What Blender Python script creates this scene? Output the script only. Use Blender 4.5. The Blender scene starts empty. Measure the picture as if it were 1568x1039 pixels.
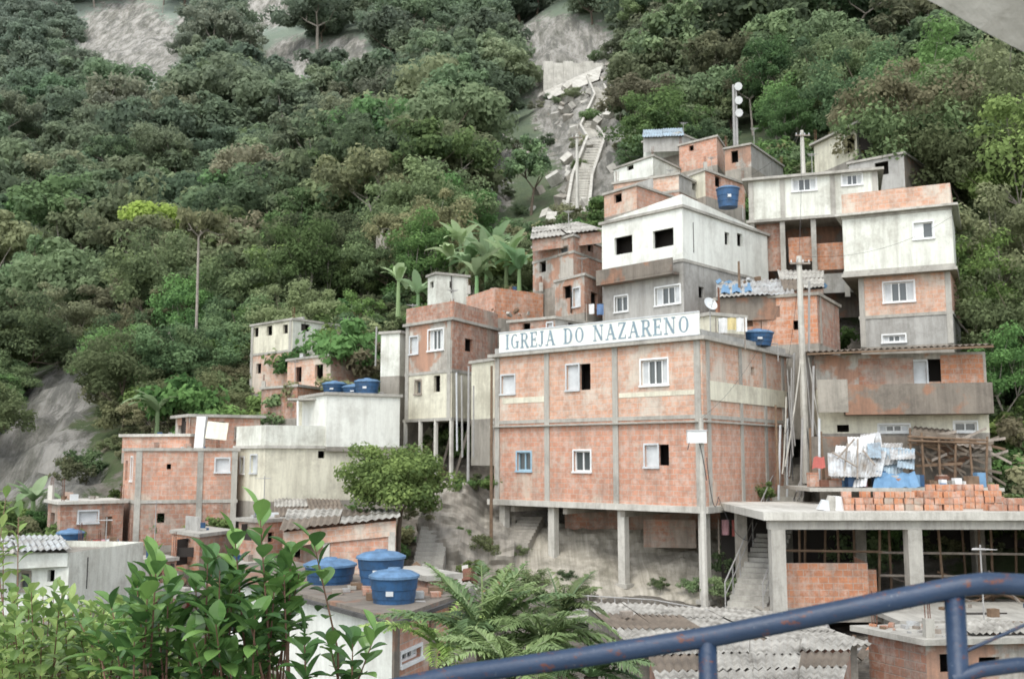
import bpy, math, random
import numpy as np
from mathutils import Vector, noise
random.seed(11); np.random.seed(11)
F=1568*35/36.0
PITCH=math.atan(180/F)
cP,sP=math.cos(PITCH),math.sin(PITCH)
def W(px,py,d):
    u=(px-784)/F; v=(519.5-py)/F
    k=d/(cP-v*sP)
    return Vector((u*k,d,(sP+v*cP)*k))
def proj(p):
    x,y,z=p
    f=y*cP+z*sP; up=-y*sP+z*cP
    return 784+F*x/f, 519.5-F*up/f
scene=bpy.context.scene
# ------------------------------------------------ materials
M={}
def newmat(name):
    m=bpy.data.materials.new(name); m.use_nodes=True
    nt=m.node_tree; b=nt.nodes['Principled BSDF']; M[name]=m
    return m,nt,b
def nd(nt,t,**k):
    n=nt.nodes.new(t)
    for a,v in k.items():
        if a in n.inputs.keys(): n.inputs[a].default_value=v
        else: setattr(n,a,v)
    return n
def coord(nt,kind,scale=(1,1,1)):
    tc=nd(nt,'ShaderNodeTexCoord'); mp=nd(nt,'ShaderNodeMapping'); mp.inputs['Scale'].default_value=scale
    nt.links.new(tc.outputs[kind],mp.inputs['Vector']); return mp.outputs[0]
def noi(nt,vec,scale,detail=5,rough=.6):
    n=nd(nt,'ShaderNodeTexNoise'); n.inputs['Scale'].default_value=scale; n.inputs['Detail'].default_value=detail; n.inputs['Roughness'].default_value=rough
    nt.links.new(vec,n.inputs['Vector']); return n.outputs['Fac']
def ramp(nt,fac,stops):
    r=nd(nt,'ShaderNodeValToRGB'); e=r.color_ramp.elements
    while len(e)<len(stops): e.new(.5)
    for i,(p,c) in enumerate(stops):
        e[i].position=p; e[i].color=(c if isinstance(c,tuple) else (c,c,c))+(1,)
    nt.links.new(fac,r.inputs[0]); return r.outputs[0]
def mix(nt,fac,a,b,mode='MIX'):
    m=nd(nt,'ShaderNodeMix',data_type='RGBA',blend_type=mode)
    for s,v in ((0,fac),(6,a),(7,b)):
        if hasattr(v,'is_linked') : nt.links.new(v,m.inputs[s])
        elif s==0: m.inputs[0].default_value=v
        else: m.inputs[s].default_value=tuple(v)+(1,)
    return m.outputs[2]
def bump(nt,b,h,dist=.02,st=.5):
    n=nd(nt,'ShaderNodeBump'); n.inputs['Distance'].default_value=dist; n.inputs['Strength'].default_value=st
    nt.links.new(h,n.inputs['Height']); nt.links.new(n.outputs[0],b.inputs['Normal'])
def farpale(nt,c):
    # distance haze painted into leaf and ground colour, paler and greyer further back
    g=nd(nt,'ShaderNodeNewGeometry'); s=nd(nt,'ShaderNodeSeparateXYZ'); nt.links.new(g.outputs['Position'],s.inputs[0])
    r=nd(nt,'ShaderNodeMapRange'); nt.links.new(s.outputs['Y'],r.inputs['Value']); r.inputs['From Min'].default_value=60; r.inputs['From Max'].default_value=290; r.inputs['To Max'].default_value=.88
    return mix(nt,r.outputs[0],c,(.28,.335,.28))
def brickmat(name,c1,c2,mortar,patch=.3,patchcol=(.5,.42,.36),dirt=.5):
    m,nt,b=newmat(name); uv=coord(nt,'UV')
    bt=nd(nt,'ShaderNodeTexBrick'); nt.links.new(uv,bt.inputs['Vector'])
    bt.inputs['Scale'].default_value=1; bt.inputs['Brick Width'].default_value=.30; bt.inputs['Row Height'].default_value=.20
    bt.inputs['Mortar Size'].default_value=.016; bt.inputs['Mortar Smooth'].default_value=.5; bt.inputs['Bias'].default_value=-.1
    bt.inputs['Color1'].default_value=c1+(1,); bt.inputs['Color2'].default_value=c2+(1,); bt.inputs['Mortar'].default_value=mortar+(1,)
    ob=coord(nt,'Object'); c=bt.outputs['Color']
    nb=noi(nt,coord(nt,'UV',(1,1.6,1)),2.6,5,.75); c=mix(nt,ramp(nt,nb,[(.36,.7),(.52,.0)]),c,tuple(x*.62 for x in c1))
    nb=noi(nt,ob,3.1,5,.7); c=mix(nt,ramp(nt,nb,[(.47,.0),(.64,.8)]),c,tuple(min(.8,x*.45+y*.6) for x,y in zip(c1,(.50,.48,.43))))
    n1=noi(nt,ob,.5,8,.7); f1=ramp(nt,n1,[(.60-patch*.28,0.0),(.66-patch*.2,.9)])
    c=mix(nt,f1,c,patchcol)
    st=noi(nt,coord(nt,'UV',(1.8,.2,1)),1.3,7,.78); f2=ramp(nt,st,[(.45,0.0),(.68,dirt)])
    c=mix(nt,f2,c,(.17,.145,.12))
    gr=noi(nt,ob,.8,9,.8); c=mix(nt,ramp(nt,gr,[(.52,0.0),(.66,dirt*.9)]),c,(.22,.18,.15))
    nt.links.new(c,b.inputs['Base Color']); b.inputs['Roughness'].default_value=.92
    bump(nt,b,bt.outputs['Fac'],-.012,.5)
def plaster(name,base,dirtc=(.16,.14,.11),amt=.6,under=None,ua=.3):
    m,nt,b=newmat(name); ob=coord(nt,'Object')
    n1=noi(nt,ob,.9,8,.7); c=mix(nt,ramp(nt,n1,[(.35,0.0),(.7,.5)]),base,tuple(x*.74 for x in base))
    if under:
        n3=noi(nt,ob,.7,7,.6); c=mix(nt,ramp(nt,n3,[(.56-ua*.2,0.0),(.62-ua*.2,.9)]),c,under)
    st=noi(nt,coord(nt,'UV',(2.2,.22,1)),1.1,7,.78); c=mix(nt,ramp(nt,st,[(.43,0.0),(.70,amt)]),c,dirtc)
    bl=noi(nt,ob,.45,9,.78); c=mix(nt,ramp(nt,bl,[(.49,0.0),(.64,.8*amt)]),c,dirtc)
    g=noi(nt,ob,9,4,.7); c=mix(nt,ramp(nt,g,[(.5,0.0),(.8,.4*amt)]),c,dirtc)
    nt.links.new(c,b.inputs['Base Color']); b.inputs['Roughness'].default_value=.92
    bump(nt,b,noi(nt,ob,14,5),.02,.4)
def simple(name,col,rough=.6,metal=0,var=.25,scale=4,dirt=None):
    m,nt,b=newmat(name); ob=coord(nt,'Object')
    c=mix(nt,ramp(nt,noi(nt,ob,scale,6,.7),[(.35,0.0),(.7,1.0)]),col,tuple(x*(1-var) for x in (dirt or col)))
    nt.links.new(c,b.inputs['Base Color']); b.inputs['Roughness'].default_value=rough; b.inputs['Metallic'].default_value=metal
brickmat('brick',(.58,.29,.19),(.49,.235,.15),(.48,.40,.33),.15,(.54,.44,.35),.5)
brickmat('brick_pale',(.62,.365,.25),(.55,.30,.20),(.55,.47,.39),.35,(.60,.53,.44),.38)
brickmat('brick_old',(.42,.20,.125),(.31,.145,.095),(.33,.27,.22),.3,(.39,.33,.27),.75)
brickmat('brick_orange',(.55,.24,.125),(.43,.18,.095),(.44,.35,.28),.1,(.46,.36,.29),.6)
plaster('plaster_white',(.72,.73,.65),(.28,.26,.21),.62)
plaster('plaster_cream',(.72,.69,.55),(.28,.25,.19),.6)
plaster('plaster_bright',(.80,.81,.74),(.36,.34,.29),.45)
plaster('plaster_grey',(.42,.41,.38),(.15,.14,.12),.65)
plaster('plaster_worn',(.50,.47,.41),(.13,.11,.09),.7,(.44,.23,.145),.5)
plaster('plaster_dark',(.22,.19,.155),(.07,.06,.05),.7,(.3,.16,.10),.2)
plaster('concrete',(.44,.42,.37),(.15,.14,.12),.65)
plaster('concrete_light',(.58,.56,.50),(.22,.20,.165),.65)
plaster('concrete_dirty',(.36,.33,.28),(.12,.11,.09),.75)
plaster('render_wall',(.46,.42,.35),(.13,.12,.085),.85)
simple('white_paint',(.78,.79,.77),.5,0,.2,3)
simple('grey_white',(.6,.62,.62),.6,0,.3,2)
simple('blue_frame',(.35,.52,.62),.5)
simple('letter_blue',(.25,.34,.39),.7,0,.4,8)
simple('board_white',(.80,.80,.74),.7,0,.2,2)
simple('tank_blue',(.02,.085,.20),.5,0,.4,3,(.03,.07,.13))
simple('tank_lid',(.12,.23,.38),.55,0,.5,5)
simple('wood',(.20,.13,.08),.85,0,.5,5)
simple('wood_grey',(.34,.29,.24),.85,0,.5,5)
simple('zinc',(.52,.54,.54),.5,.2,.5,1.6,(.36,.28,.2))
simple('zinc_bright',(.64,.68,.70),.45,.2,.5,2,(.5,.4,.3))
simple('zinc_blue',(.40,.52,.60),.5,.1,.5,2,(.4,.4,.4))
simple('asbestos',(.48,.46,.41),.95,0,.75,1.6,(.38,.34,.28))
simple('asbestos_brown',(.21,.17,.13),.95,0,.5,1.2)
simple('black_tar',(.10,.095,.09),.9,0,.6,1.5)
simple('pipe_grey',(.36,.35,.33),.7)
simple('steel_rust',(.18,.08,.05),.9,0,.5,6)
simple('blue_tarp',(.14,.27,.42),.6,0,.3,3)
simple('yellow_paint',(.6,.5,.25),.7)
simple('cloth_red',(.38,.10,.08),.9); simple('cloth_white',(.72,.72,.70),.9); simple('cloth_pink',(.5,.28,.30),.9); simple('cloth_blue',(.12,.2,.35),.9)
simple('cable',(.05,.05,.05),.8)
simple('bark',(.14,.11,.08),.95,0,.5,3); simple('bark_pale',(.36,.32,.27),.95,0,.5,3); simple('twig',(.22,.12,.08),.8,0,.4,9)
simple('door_brown',(.18,.09,.05),.7)
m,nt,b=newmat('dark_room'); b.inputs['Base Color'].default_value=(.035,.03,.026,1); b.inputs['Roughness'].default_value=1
m,nt,b=newmat('glass'); b.inputs['Base Color'].default_value=(.08,.09,.09,1); b.inputs['Roughness'].default_value=.12
m,nt,b=newmat('rail_blue'); ob=coord(nt,'Object')
c=mix(nt,ramp(nt,noi(nt,ob,6,6,.7),[(.3,0.0),(.7,1.0)]),(.010,.026,.058),(.018,.040,.085))
f=ramp(nt,noi(nt,coord(nt,'Object',(1,1,2)),22,8,.8),[(.575,0.0),(.61,1.0)]); c=mix(nt,f,c,(.11,.035,.02))
f=ramp(nt,noi(nt,ob,60,4,.8),[(.66,0.0),(.7,.8)]); c=mix(nt,f,c,(.25,.28,.3))
nt.links.new(c,b.inputs['Base Color']); b.inputs['Roughness'].default_value=.42; bump(nt,b,noi(nt,ob,40,6,.7),.003,.7)
def leafmat(name,dark,mid,light,alt,transl=.25,rough=.6):
    m,nt,b=newmat(name)
    if rough==.6:
        nt.nodes.remove(b); b=nd(nt,'ShaderNodeBsdfDiffuse')
    at=nd(nt,'ShaderNodeAttribute'); at.attribute_name='tint'
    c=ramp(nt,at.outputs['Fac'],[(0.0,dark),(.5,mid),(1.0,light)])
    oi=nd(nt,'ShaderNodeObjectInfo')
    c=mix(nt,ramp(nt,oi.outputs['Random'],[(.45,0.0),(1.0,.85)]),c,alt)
    hs=nd(nt,'ShaderNodeHueSaturation'); mr=nd(nt,'ShaderNodeMath',operation='MULTIPLY_ADD'); 
    mul=nd(nt,'ShaderNodeMath',operation='MULTIPLY'); mul.inputs[1].default_value=7.13
    fr=nd(nt,'ShaderNodeMath',operation='FRACT'); nt.links.new(oi.outputs['Random'],mul.inputs[0]); nt.links.new(mul.outputs[0],fr.inputs[0])
    nt.links.new(fr.outputs[0],mr.inputs[0]); mr.inputs[1].default_value=1.0; mr.inputs[2].default_value=.65
    mul2=nd(nt,'ShaderNodeMath',operation='MULTIPLY'); mul2.inputs[1].default_value=13.7; fr2=nd(nt,'ShaderNodeMath',operation='FRACT'); nt.links.new(oi.outputs['Random'],mul2.inputs[0]); nt.links.new(mul2.outputs[0],fr2.inputs[0])
    hu=nd(nt,'ShaderNodeMath',operation='MULTIPLY_ADD'); nt.links.new(fr2.outputs[0],hu.inputs[0]); hu.inputs[1].default_value=.07; hu.inputs[2].default_value=.465; nt.links.new(hu.outputs[0],hs.inputs['Hue'])
    hs.inputs['Saturation'].default_value=.92
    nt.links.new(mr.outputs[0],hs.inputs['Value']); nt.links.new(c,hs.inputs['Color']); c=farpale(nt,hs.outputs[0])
    nt.links.new(c,b.inputs[0]); b.inputs['Roughness'].default_value=rough
    tr=nd(nt,'ShaderNodeBsdfTranslucent'); nt.links.new(c,tr.inputs['Color'])
    ms=nd(nt,'ShaderNodeMixShader'); ms.inputs[0].default_value=transl
    nt.links.new(b.outputs[0],ms.inputs[1]); nt.links.new(tr.outputs[0],ms.inputs[2])
    nt.links.new(ms.outputs[0],nt.nodes['Material Output'].inputs[0])
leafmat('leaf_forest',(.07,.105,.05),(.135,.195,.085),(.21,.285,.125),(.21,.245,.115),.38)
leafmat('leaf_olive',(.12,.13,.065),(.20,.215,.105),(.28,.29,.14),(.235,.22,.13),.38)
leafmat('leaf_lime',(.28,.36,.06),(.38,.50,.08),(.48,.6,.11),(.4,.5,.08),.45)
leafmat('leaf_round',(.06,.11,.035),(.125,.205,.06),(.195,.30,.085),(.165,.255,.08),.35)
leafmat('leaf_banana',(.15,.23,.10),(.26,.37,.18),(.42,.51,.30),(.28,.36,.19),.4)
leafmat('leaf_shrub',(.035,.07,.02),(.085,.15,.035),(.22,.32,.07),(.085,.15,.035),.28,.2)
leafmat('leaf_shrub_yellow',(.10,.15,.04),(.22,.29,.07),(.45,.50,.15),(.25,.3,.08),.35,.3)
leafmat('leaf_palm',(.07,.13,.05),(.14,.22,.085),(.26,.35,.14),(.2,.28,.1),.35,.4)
m,nt,b=newmat('terrain'); ob=coord(nt,'Object')
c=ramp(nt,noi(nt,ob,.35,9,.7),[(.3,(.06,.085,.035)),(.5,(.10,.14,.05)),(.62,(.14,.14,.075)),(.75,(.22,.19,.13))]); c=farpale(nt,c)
at=nd(nt,'ShaderNodeAttribute'); at.attribute_name='rock'
rk=ramp(nt,noi(nt,coord(nt,'Object',(.3,.12,.05)),1.6,11,.78),[(.36,(.10,.10,.075)),(.46,(.25,.24,.205)),(.54,(.40,.38,.34)),(.7,(.56,.53,.48))])
rk=mix(nt,ramp(nt,noi(nt,coord(nt,'Object',(1,.3,.1)),.5,8,.8),[(.5,0.0),(.58,.75)]),rk,(.13,.13,.11))
ad=nd(nt,'ShaderNodeMath',operation='ADD'); nt.links.new(at.outputs['Fac'],ad.inputs[0])
nn=noi(nt,ob,.5,7,.75); sb=nd(nt,'ShaderNodeMath',operation='MULTIPLY_ADD'); nt.links.new(nn,sb.inputs[0]); sb.inputs[1].default_value=1.6; sb.inputs[2].default_value=-.8
nt.links.new(sb.outputs[0],ad.inputs[1])
c=mix(nt,ramp(nt,ad.outputs[0],[(.42,0.0),(.55,1.0)]),c,rk)
at2=nd(nt,'ShaderNodeAttribute'); at2.attribute_name='bare'
er=ramp(nt,noi(nt,ob,1.1,10,.75),[(.3,(.10,.085,.065)),(.48,(.24,.21,.17)),(.62,(.36,.33,.28)),(.8,(.12,.15,.06))])
ad=nd(nt,'ShaderNodeMath',operation='ADD'); nt.links.new(at2.outputs['Fac'],ad.inputs[0]); nt.links.new(sb.outputs[0],ad.inputs[1])
c=mix(nt,ramp(nt,ad.outputs[0],[(.35,0.0),(.55,1.0)]),c,er)
nt.links.new(c,b.inputs['Base Color']); b.inputs['Roughness'].default_value=.97
bump(nt,b,noi(nt,ob,1.2,9,.75),.8,1)
# ------------------------------------------------ mesh builder
class MB:
    def __init__(s): s.v=[];s.f=[];s.uv=[];s.m=[];s.mats=[]
    def mi(s,n):
        if n not in s.mats: s.mats.append(n)
        return s.mats.index(n)
    def face(s,pts,mat,uv=None):
        k=len(s.v); s.v+= [tuple(p) for p in pts]; s.f.append(tuple(range(k,k+len(pts)))); s.m.append(s.mi(mat))
        if uv is None:
            a=Vector(pts[1])-Vector(pts[0]); L=a.length or 1; a=a/L
            n=a.cross(Vector(pts[-1])-Vector(pts[0])); 
            bb=n.cross(a); bb=bb.normalized() if bb.length>0 else Vector((0,0,1))
            uv=[((Vector(p)-Vector(pts[0])).dot(a),(Vector(p)-Vector(pts[0])).dot(bb)) for p in pts]
        s.uv+=uv
    def obox(s,o,a,bv,c,mat):
        o,a,bv,c=map(Vector,(o,a,bv,c))
        if a.cross(bv).dot(c)<0: a,bv=bv,a
        P=[o,o+a,o+a+bv,o+bv]; Q=[p+c for p in P]
        s.face(P[::-1],mat); s.face(Q,mat)
        for i in range(4):
            j=(i+1)%4; s.face([P[i],P[j],Q[j],Q[i]],mat)
    def cyl(s,p0,p1,r0,r1,mat,n=8,cap=True):
        p0,p1=Vector(p0),Vector(p1); ax=(p1-p0)
        if ax.length<1e-6: return
        ax.normalize(); t=Vector((0,0,1)) if abs(ax.z)<.9 else Vector((1,0,0))
        a=ax.cross(t).normalized(); bb=ax.cross(a)
        A=[];B=[]
        for i in range(n):
            th=2*math.pi*i/n; dv=a*math.cos(th)+bb*math.sin(th)
            A.append(p0+dv*r0);B.append(p1+dv*r1)
        k=len(s.v); s.v+=[tuple(p) for p in A+B]; mi=s.mi(mat)
        for i in range(n):
            j=(i+1)%n; s.f.append((k+i,k+n+i,k+n+j,k+j)); s.m.append(mi); s.uv+=[(i/n,0),(i/n,1),(j/n,1),(j/n,0)]
        if cap:
            s.f.append(tuple(k+i for i in range(n)));s.m.append(mi);s.uv+=[(0,0)]*n
            s.f.append(tuple(k+n+i for i in range(n))[::-1]);s.m.append(mi);s.uv+=[(0,0)]*n
    def path(s,pts,r,mat,n=8):
        for i in range(len(pts)-1): s.cyl(pts[i],pts[i+1],r,r,mat,n)
    def obj(s,name,parent=None,tint=None,smooth=False):
        me=bpy.data.meshes.new(name); me.from_pydata(s.v,[],s.f)
        uvl=me.uv_layers.new(name='UVMap'); uvl.data.foreach_set('uv',np.array(s.uv,dtype=np.float32).ravel())
        for mn in s.mats: me.materials.append(M[mn])
        me.polygons.foreach_set('material_index',s.m)
        if smooth: me.polygons.foreach_set('use_smooth',[True]*len(s.f))
        if tint is not None:
            a=me.attributes.new('tint','FLOAT','POINT'); a.data.foreach_set('value',np.array(tint,dtype=np.float32))
        me.update()
        o=bpy.data.objects.new(name,me); scene.collection.objects.link(o)
        if parent: o.parent=parent
        return o
class G:
    def __init__(s,name): s.name=name; s.parts={}
    def __getitem__(s,k):
        if k not in s.parts: s.parts[k]=MB()
        return s.parts[k]
    def done(s,smooth=False):
        e=bpy.data.objects.new(s.name,None); scene.collection.objects.link(e); e.empty_display_size=.1
        for k,p in s.parts.items():
            if p.f: p.obj(k,e,smooth=smooth)
        return e
# ------------------------------------------------ terrain
PX=[-900,0,400,784,1100,1400,1568,2500]
ROWS=[(14,[1250]*8),
(24,[1080,1080,1080,1065,1065,1055,1050,1050]),
(30,[1000,1000,1000,985,985,965,960,960]),
(35,[960,960,930,928,930,890,880,860]),
(42,[900,880,840,850,850,720,700,650]),
(48,[860,830,770,690,560,600,560,500]),
(56,[800,760,650,520,430,430,400,380]),
(70,[720,660,570,440,300,310,280,260]),
(90,[620,560,490,350,225,200,170,160]),
(125,[450,410,350,230,120,80,50,40]),
(180,[270,250,200,90,-20,-80,-100,-100]),
(280,[70,60,20,-100,-220,-260,-280,-280]),
(500,[-230,-230,-250,-330,-400,-420,-420,-420]),
(950,[-450]*8)]
D=[-60,0,5]; Z=[[-2.2]*8,[-2.2]*8,[-2.4]*8]
for d,r in ROWS:
    D.append(d); Z.append([W(784,p,d).z for p in r])
Z=np.array(Z);D=np.array(D,float);PXA=np.array(PX,float)
def Hbase(x,y):
    px=784+F*x/max(y,8); px=min(max(px,PX[0]),PX[-1]); y=min(max(y,-60),949)
    i=int(np.searchsorted(D,y,side='right'))-1; i=min(max(i,0),len(D)-2); t=(y-D[i])/(D[i+1]-D[i])
    j=int(np.searchsorted(PXA,px,side='right'))-1; j=min(max(j,0),len(PX)-2); s=(px-PXA[j])/(PXA[j+1]-PXA[j])
    a=Z[i,j]*(1-s)+Z[i,j+1]*s; b2=Z[i+1,j]*(1-s)+Z[i+1,j+1]*s
    return a*(1-t)+b2*t
def H(x,y):
    z=Hbase(x,y)
    amp=.15 if y<50 else min(4.5,.15+(y-50)*.05)
    z+=amp*noise.noise(Vector((x*.035,y*.035,1.3)))+amp*.4*noise.noise(Vector((x*.11,y*.11,5.3)))
    return z
ROCKS=[(70,630,105,50,-40),(30,700,80,60,-40),(135,560,45,34,-30),(95,725,60,65,20),(190,65,76,64,0),(240,75,38,50,0),(400,12,70,34,-10),(440,98,50,34,-40),(531,75,34,20,0),(310,30,40,18,0),
 (870,70,80,44,10),(880,140,66,55,0),(890,205,62,55,0),(905,265,50,48,0),(760,238,36,34,0),(745,300,40,26,0),(845,165,30,42,0)]
def rockf(px,py):
    best=0
    for cx,cy,rx,ry,an in ROCKS:
        a=math.radians(an); dx,dy=px-cx,py-cy
        X=(dx*math.cos(a)+dy*math.sin(a))/rx; Y=(-dx*math.sin(a)+dy*math.cos(a))/ry
        best=max(best,1.35-(X*X+Y*Y)**.5*.85)
    return max(0,min(1,best))
ds=list(np.linspace(-25,45,60))+list(45*(950/45)**(np.linspace(0,1,230)[1:]))
us=np.linspace(-1.4,1.4,330)
vv=[];rk_=[];br_=[]
for d in ds:
    for u in us:
        x=u*(max(d,0)+25); z=H(x,d); r=0; br=0
        if d>20:
            p=proj((x,d,z))
            if d>45:
                r=rockf(*p)
                if r>.45: z+=(noise.noise(Vector((x*.3,d*.3,9)))*1.6+noise.noise(Vector((x*.8,d*.6,9)))*.9)*min(1,(r-.45)*5)
            if d<60 and 60<p[0]<1500: br=min(1,(60-d)/12)*min(1,(p[0]-60)/100)*min(1,(1500-p[0])/60)*.8
        vv.append((x,d,z)); rk_.append(r); br_.append(br)
nu=len(us); ff=[(i*nu+j,i*nu+j+1,(i+1)*nu+j+1,(i+1)*nu+j) for i in range(len(ds)-1) for j in range(nu-1)]
me=bpy.data.meshes.new('hillside_ground'); me.from_pydata(vv,[],ff); me.materials.append(M['terrain'])
for nm,ar in (('rock',rk_),('bare',br_)):
    a=me.attributes.new(nm,'FLOAT','POINT'); a.data.foreach_set('value',np.array(ar,dtype=np.float32))
me.polygons.foreach_set('use_smooth',[True]*len(ff)); me.update()
scene.collection.objects.link(bpy.data.objects.new('hillside_ground',me))
# ------------------------------------------------ trees
def rdir():
    v=np.random.normal(size=3); return v/np.linalg.norm(v)
def leafcloud(verts,faces,tint,center,rc,n,size,flat=.75,t0=.5,upb=.35,aspect=.6):
    c=np.array(center)
    dirs=np.random.normal(size=(n,3)); dirs/=np.linalg.norm(dirs,axis=1)[:,None]
    rad=rc*(.35+.75*np.random.rand(n)**.7)
    pos=c+dirs*rad[:,None]*np.array([1,1,flat])
    nor=dirs*.8+np.random.normal(size=(n,3))*.38+np.array([0,0,upb]); nor/=np.linalg.norm(nor,axis=1)[:,None]
    t=np.cross(nor,np.random.normal(size=(n,3))); t/=np.linalg.norm(t,axis=1)[:,None]; b_=np.cross(nor,t)
    s=size*(.6+.8*np.random.rand(n))[:,None]
    P=np.stack([pos-t*s,pos-b_*s*aspect+nor*s*.1,pos+t*s,pos+b_*s*aspect-nor*s*.1],1).reshape(-1,3)
    k=len(verts); verts.extend(map(tuple,P.tolist()))
    faces.extend([(k+4*i,k+4*i+1,k+4*i+2,k+4*i+3) for i in range(n)])
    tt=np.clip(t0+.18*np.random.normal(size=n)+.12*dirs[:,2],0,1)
    tint.extend(np.repeat(tt,4).tolist())
def treemesh(name,R,Hc,nc,nl,size,leaf,bark='bark',zs=.75,spread=.8,limb=True,tr=.22,low=-.35,base=-2,cr=(.22,.4),nlimb=9):
    V=[];Fc=[];T=[]
    cents=[]
    for i in range(nc):
        d=rdir(); 
        while d[2]<low: d=rdir()
        r=R*(spread*(.4+.6*random.random()))
        c=(d[0]*r*1.05,d[1]*r,Hc+d[2]*r*zs+random.uniform(-.12,.12)*R); cents.append(c)
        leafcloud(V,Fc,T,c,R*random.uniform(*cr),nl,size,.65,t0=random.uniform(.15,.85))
    nleaf=len(Fc)
    mb=MB(); mb.mats=[leaf]
    mb.v=V; mb.f=Fc; mb.m=[0]*nleaf; mb.uv=[(0,0)]*(4*nleaf)
    lean=Vector((random.uniform(-.5,.5),random.uniform(-.5,.5),0))*R*.3
    fork=Vector((lean.x,lean.y,Hc-R*zs*.75))
    mb.cyl((0,0,base),fork*.55,tr,tr*.75,bark,7); mb.cyl(fork*.55,fork,tr*.75,tr*.6,bark,7)
    if limb:
        # a few boughs, each splitting to the nearest clumps
        ch=random.sample(cents,min(nlimb,nc)); hubs=[]
        for i in range(3):
            a=6.28*i/3+random.uniform(-.5,.5); h=fork+Vector((math.cos(a)*R*.28,math.sin(a)*R*.28,R*zs*.35)); hubs.append(h); mb.cyl(fork,h,tr*.5,tr*.32,bark,5,False)
        for c in ch:
            h=min(hubs,key=lambda q:(q-Vector(c)).length); m_=(h+Vector(c))/2+Vector((random.uniform(-.06,.06)*R,random.uniform(-.06,.06)*R,random.uniform(-.08,.03)*R)); mb.cyl(h,m_,tr*.28,tr*.18,bark,5,False); mb.cyl(m_,c,tr*.18,tr*.06,bark,5,False)
    T=T+[.5]*(len(mb.v)-len(T))
    me_o=mb.obj(name,None,T)
    me=me_o.data; bpy.data.objects.remove(me_o); return me
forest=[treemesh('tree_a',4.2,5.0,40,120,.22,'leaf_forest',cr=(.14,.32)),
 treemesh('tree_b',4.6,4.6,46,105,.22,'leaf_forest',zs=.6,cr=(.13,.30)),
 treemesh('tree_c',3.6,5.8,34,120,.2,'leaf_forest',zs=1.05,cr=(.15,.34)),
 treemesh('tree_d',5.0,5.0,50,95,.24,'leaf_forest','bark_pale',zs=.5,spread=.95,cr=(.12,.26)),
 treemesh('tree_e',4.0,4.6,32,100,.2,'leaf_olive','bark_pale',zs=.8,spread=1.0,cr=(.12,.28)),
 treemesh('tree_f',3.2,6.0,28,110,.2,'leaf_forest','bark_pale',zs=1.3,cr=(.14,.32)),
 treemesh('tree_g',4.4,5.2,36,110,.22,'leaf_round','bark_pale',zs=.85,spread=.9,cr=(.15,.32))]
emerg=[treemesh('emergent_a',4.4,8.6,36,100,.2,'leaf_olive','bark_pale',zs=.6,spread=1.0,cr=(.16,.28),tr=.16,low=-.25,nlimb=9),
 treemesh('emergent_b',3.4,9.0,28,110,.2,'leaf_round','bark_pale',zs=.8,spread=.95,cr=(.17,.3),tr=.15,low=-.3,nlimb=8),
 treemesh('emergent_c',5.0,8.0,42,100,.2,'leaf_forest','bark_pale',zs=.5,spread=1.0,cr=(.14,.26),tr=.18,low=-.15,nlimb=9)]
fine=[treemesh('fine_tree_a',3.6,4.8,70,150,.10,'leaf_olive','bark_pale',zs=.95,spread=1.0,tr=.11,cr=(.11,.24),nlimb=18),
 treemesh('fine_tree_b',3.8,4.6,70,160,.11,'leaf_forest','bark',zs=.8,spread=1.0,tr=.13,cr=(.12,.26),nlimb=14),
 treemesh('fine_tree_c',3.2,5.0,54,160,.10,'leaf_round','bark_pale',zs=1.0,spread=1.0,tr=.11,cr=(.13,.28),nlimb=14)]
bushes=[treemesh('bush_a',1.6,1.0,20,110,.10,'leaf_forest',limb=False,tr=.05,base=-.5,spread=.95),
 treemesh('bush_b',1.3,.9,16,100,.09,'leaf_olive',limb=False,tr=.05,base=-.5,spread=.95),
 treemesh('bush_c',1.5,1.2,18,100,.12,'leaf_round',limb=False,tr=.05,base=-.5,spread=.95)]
def place(me,name,x,y,z,s,parent,sz=None,rot=None):
    o=bpy.data.objects.new(name,me); scene.collection.objects.link(o)
    o.location=(x,y,z); o.scale=(s,s,s*(sz or random.uniform(.85,1.15))); o.rotation_euler=(random.uniform(-.08,.08),random.uniform(-.08,.08),random.uniform(0,6.28) if rot is None else rot)
    o.parent=parent; return o
def empty(name):
    e=bpy.data.objects.new(name,None); scene.collection.objects.link(e); return e
fe=empty('hillside_forest')
CLEAR=[(800,330,1470,560),(600,470,760,720),(930,200,1400,340)]
d=52.0; cnt=0
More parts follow.
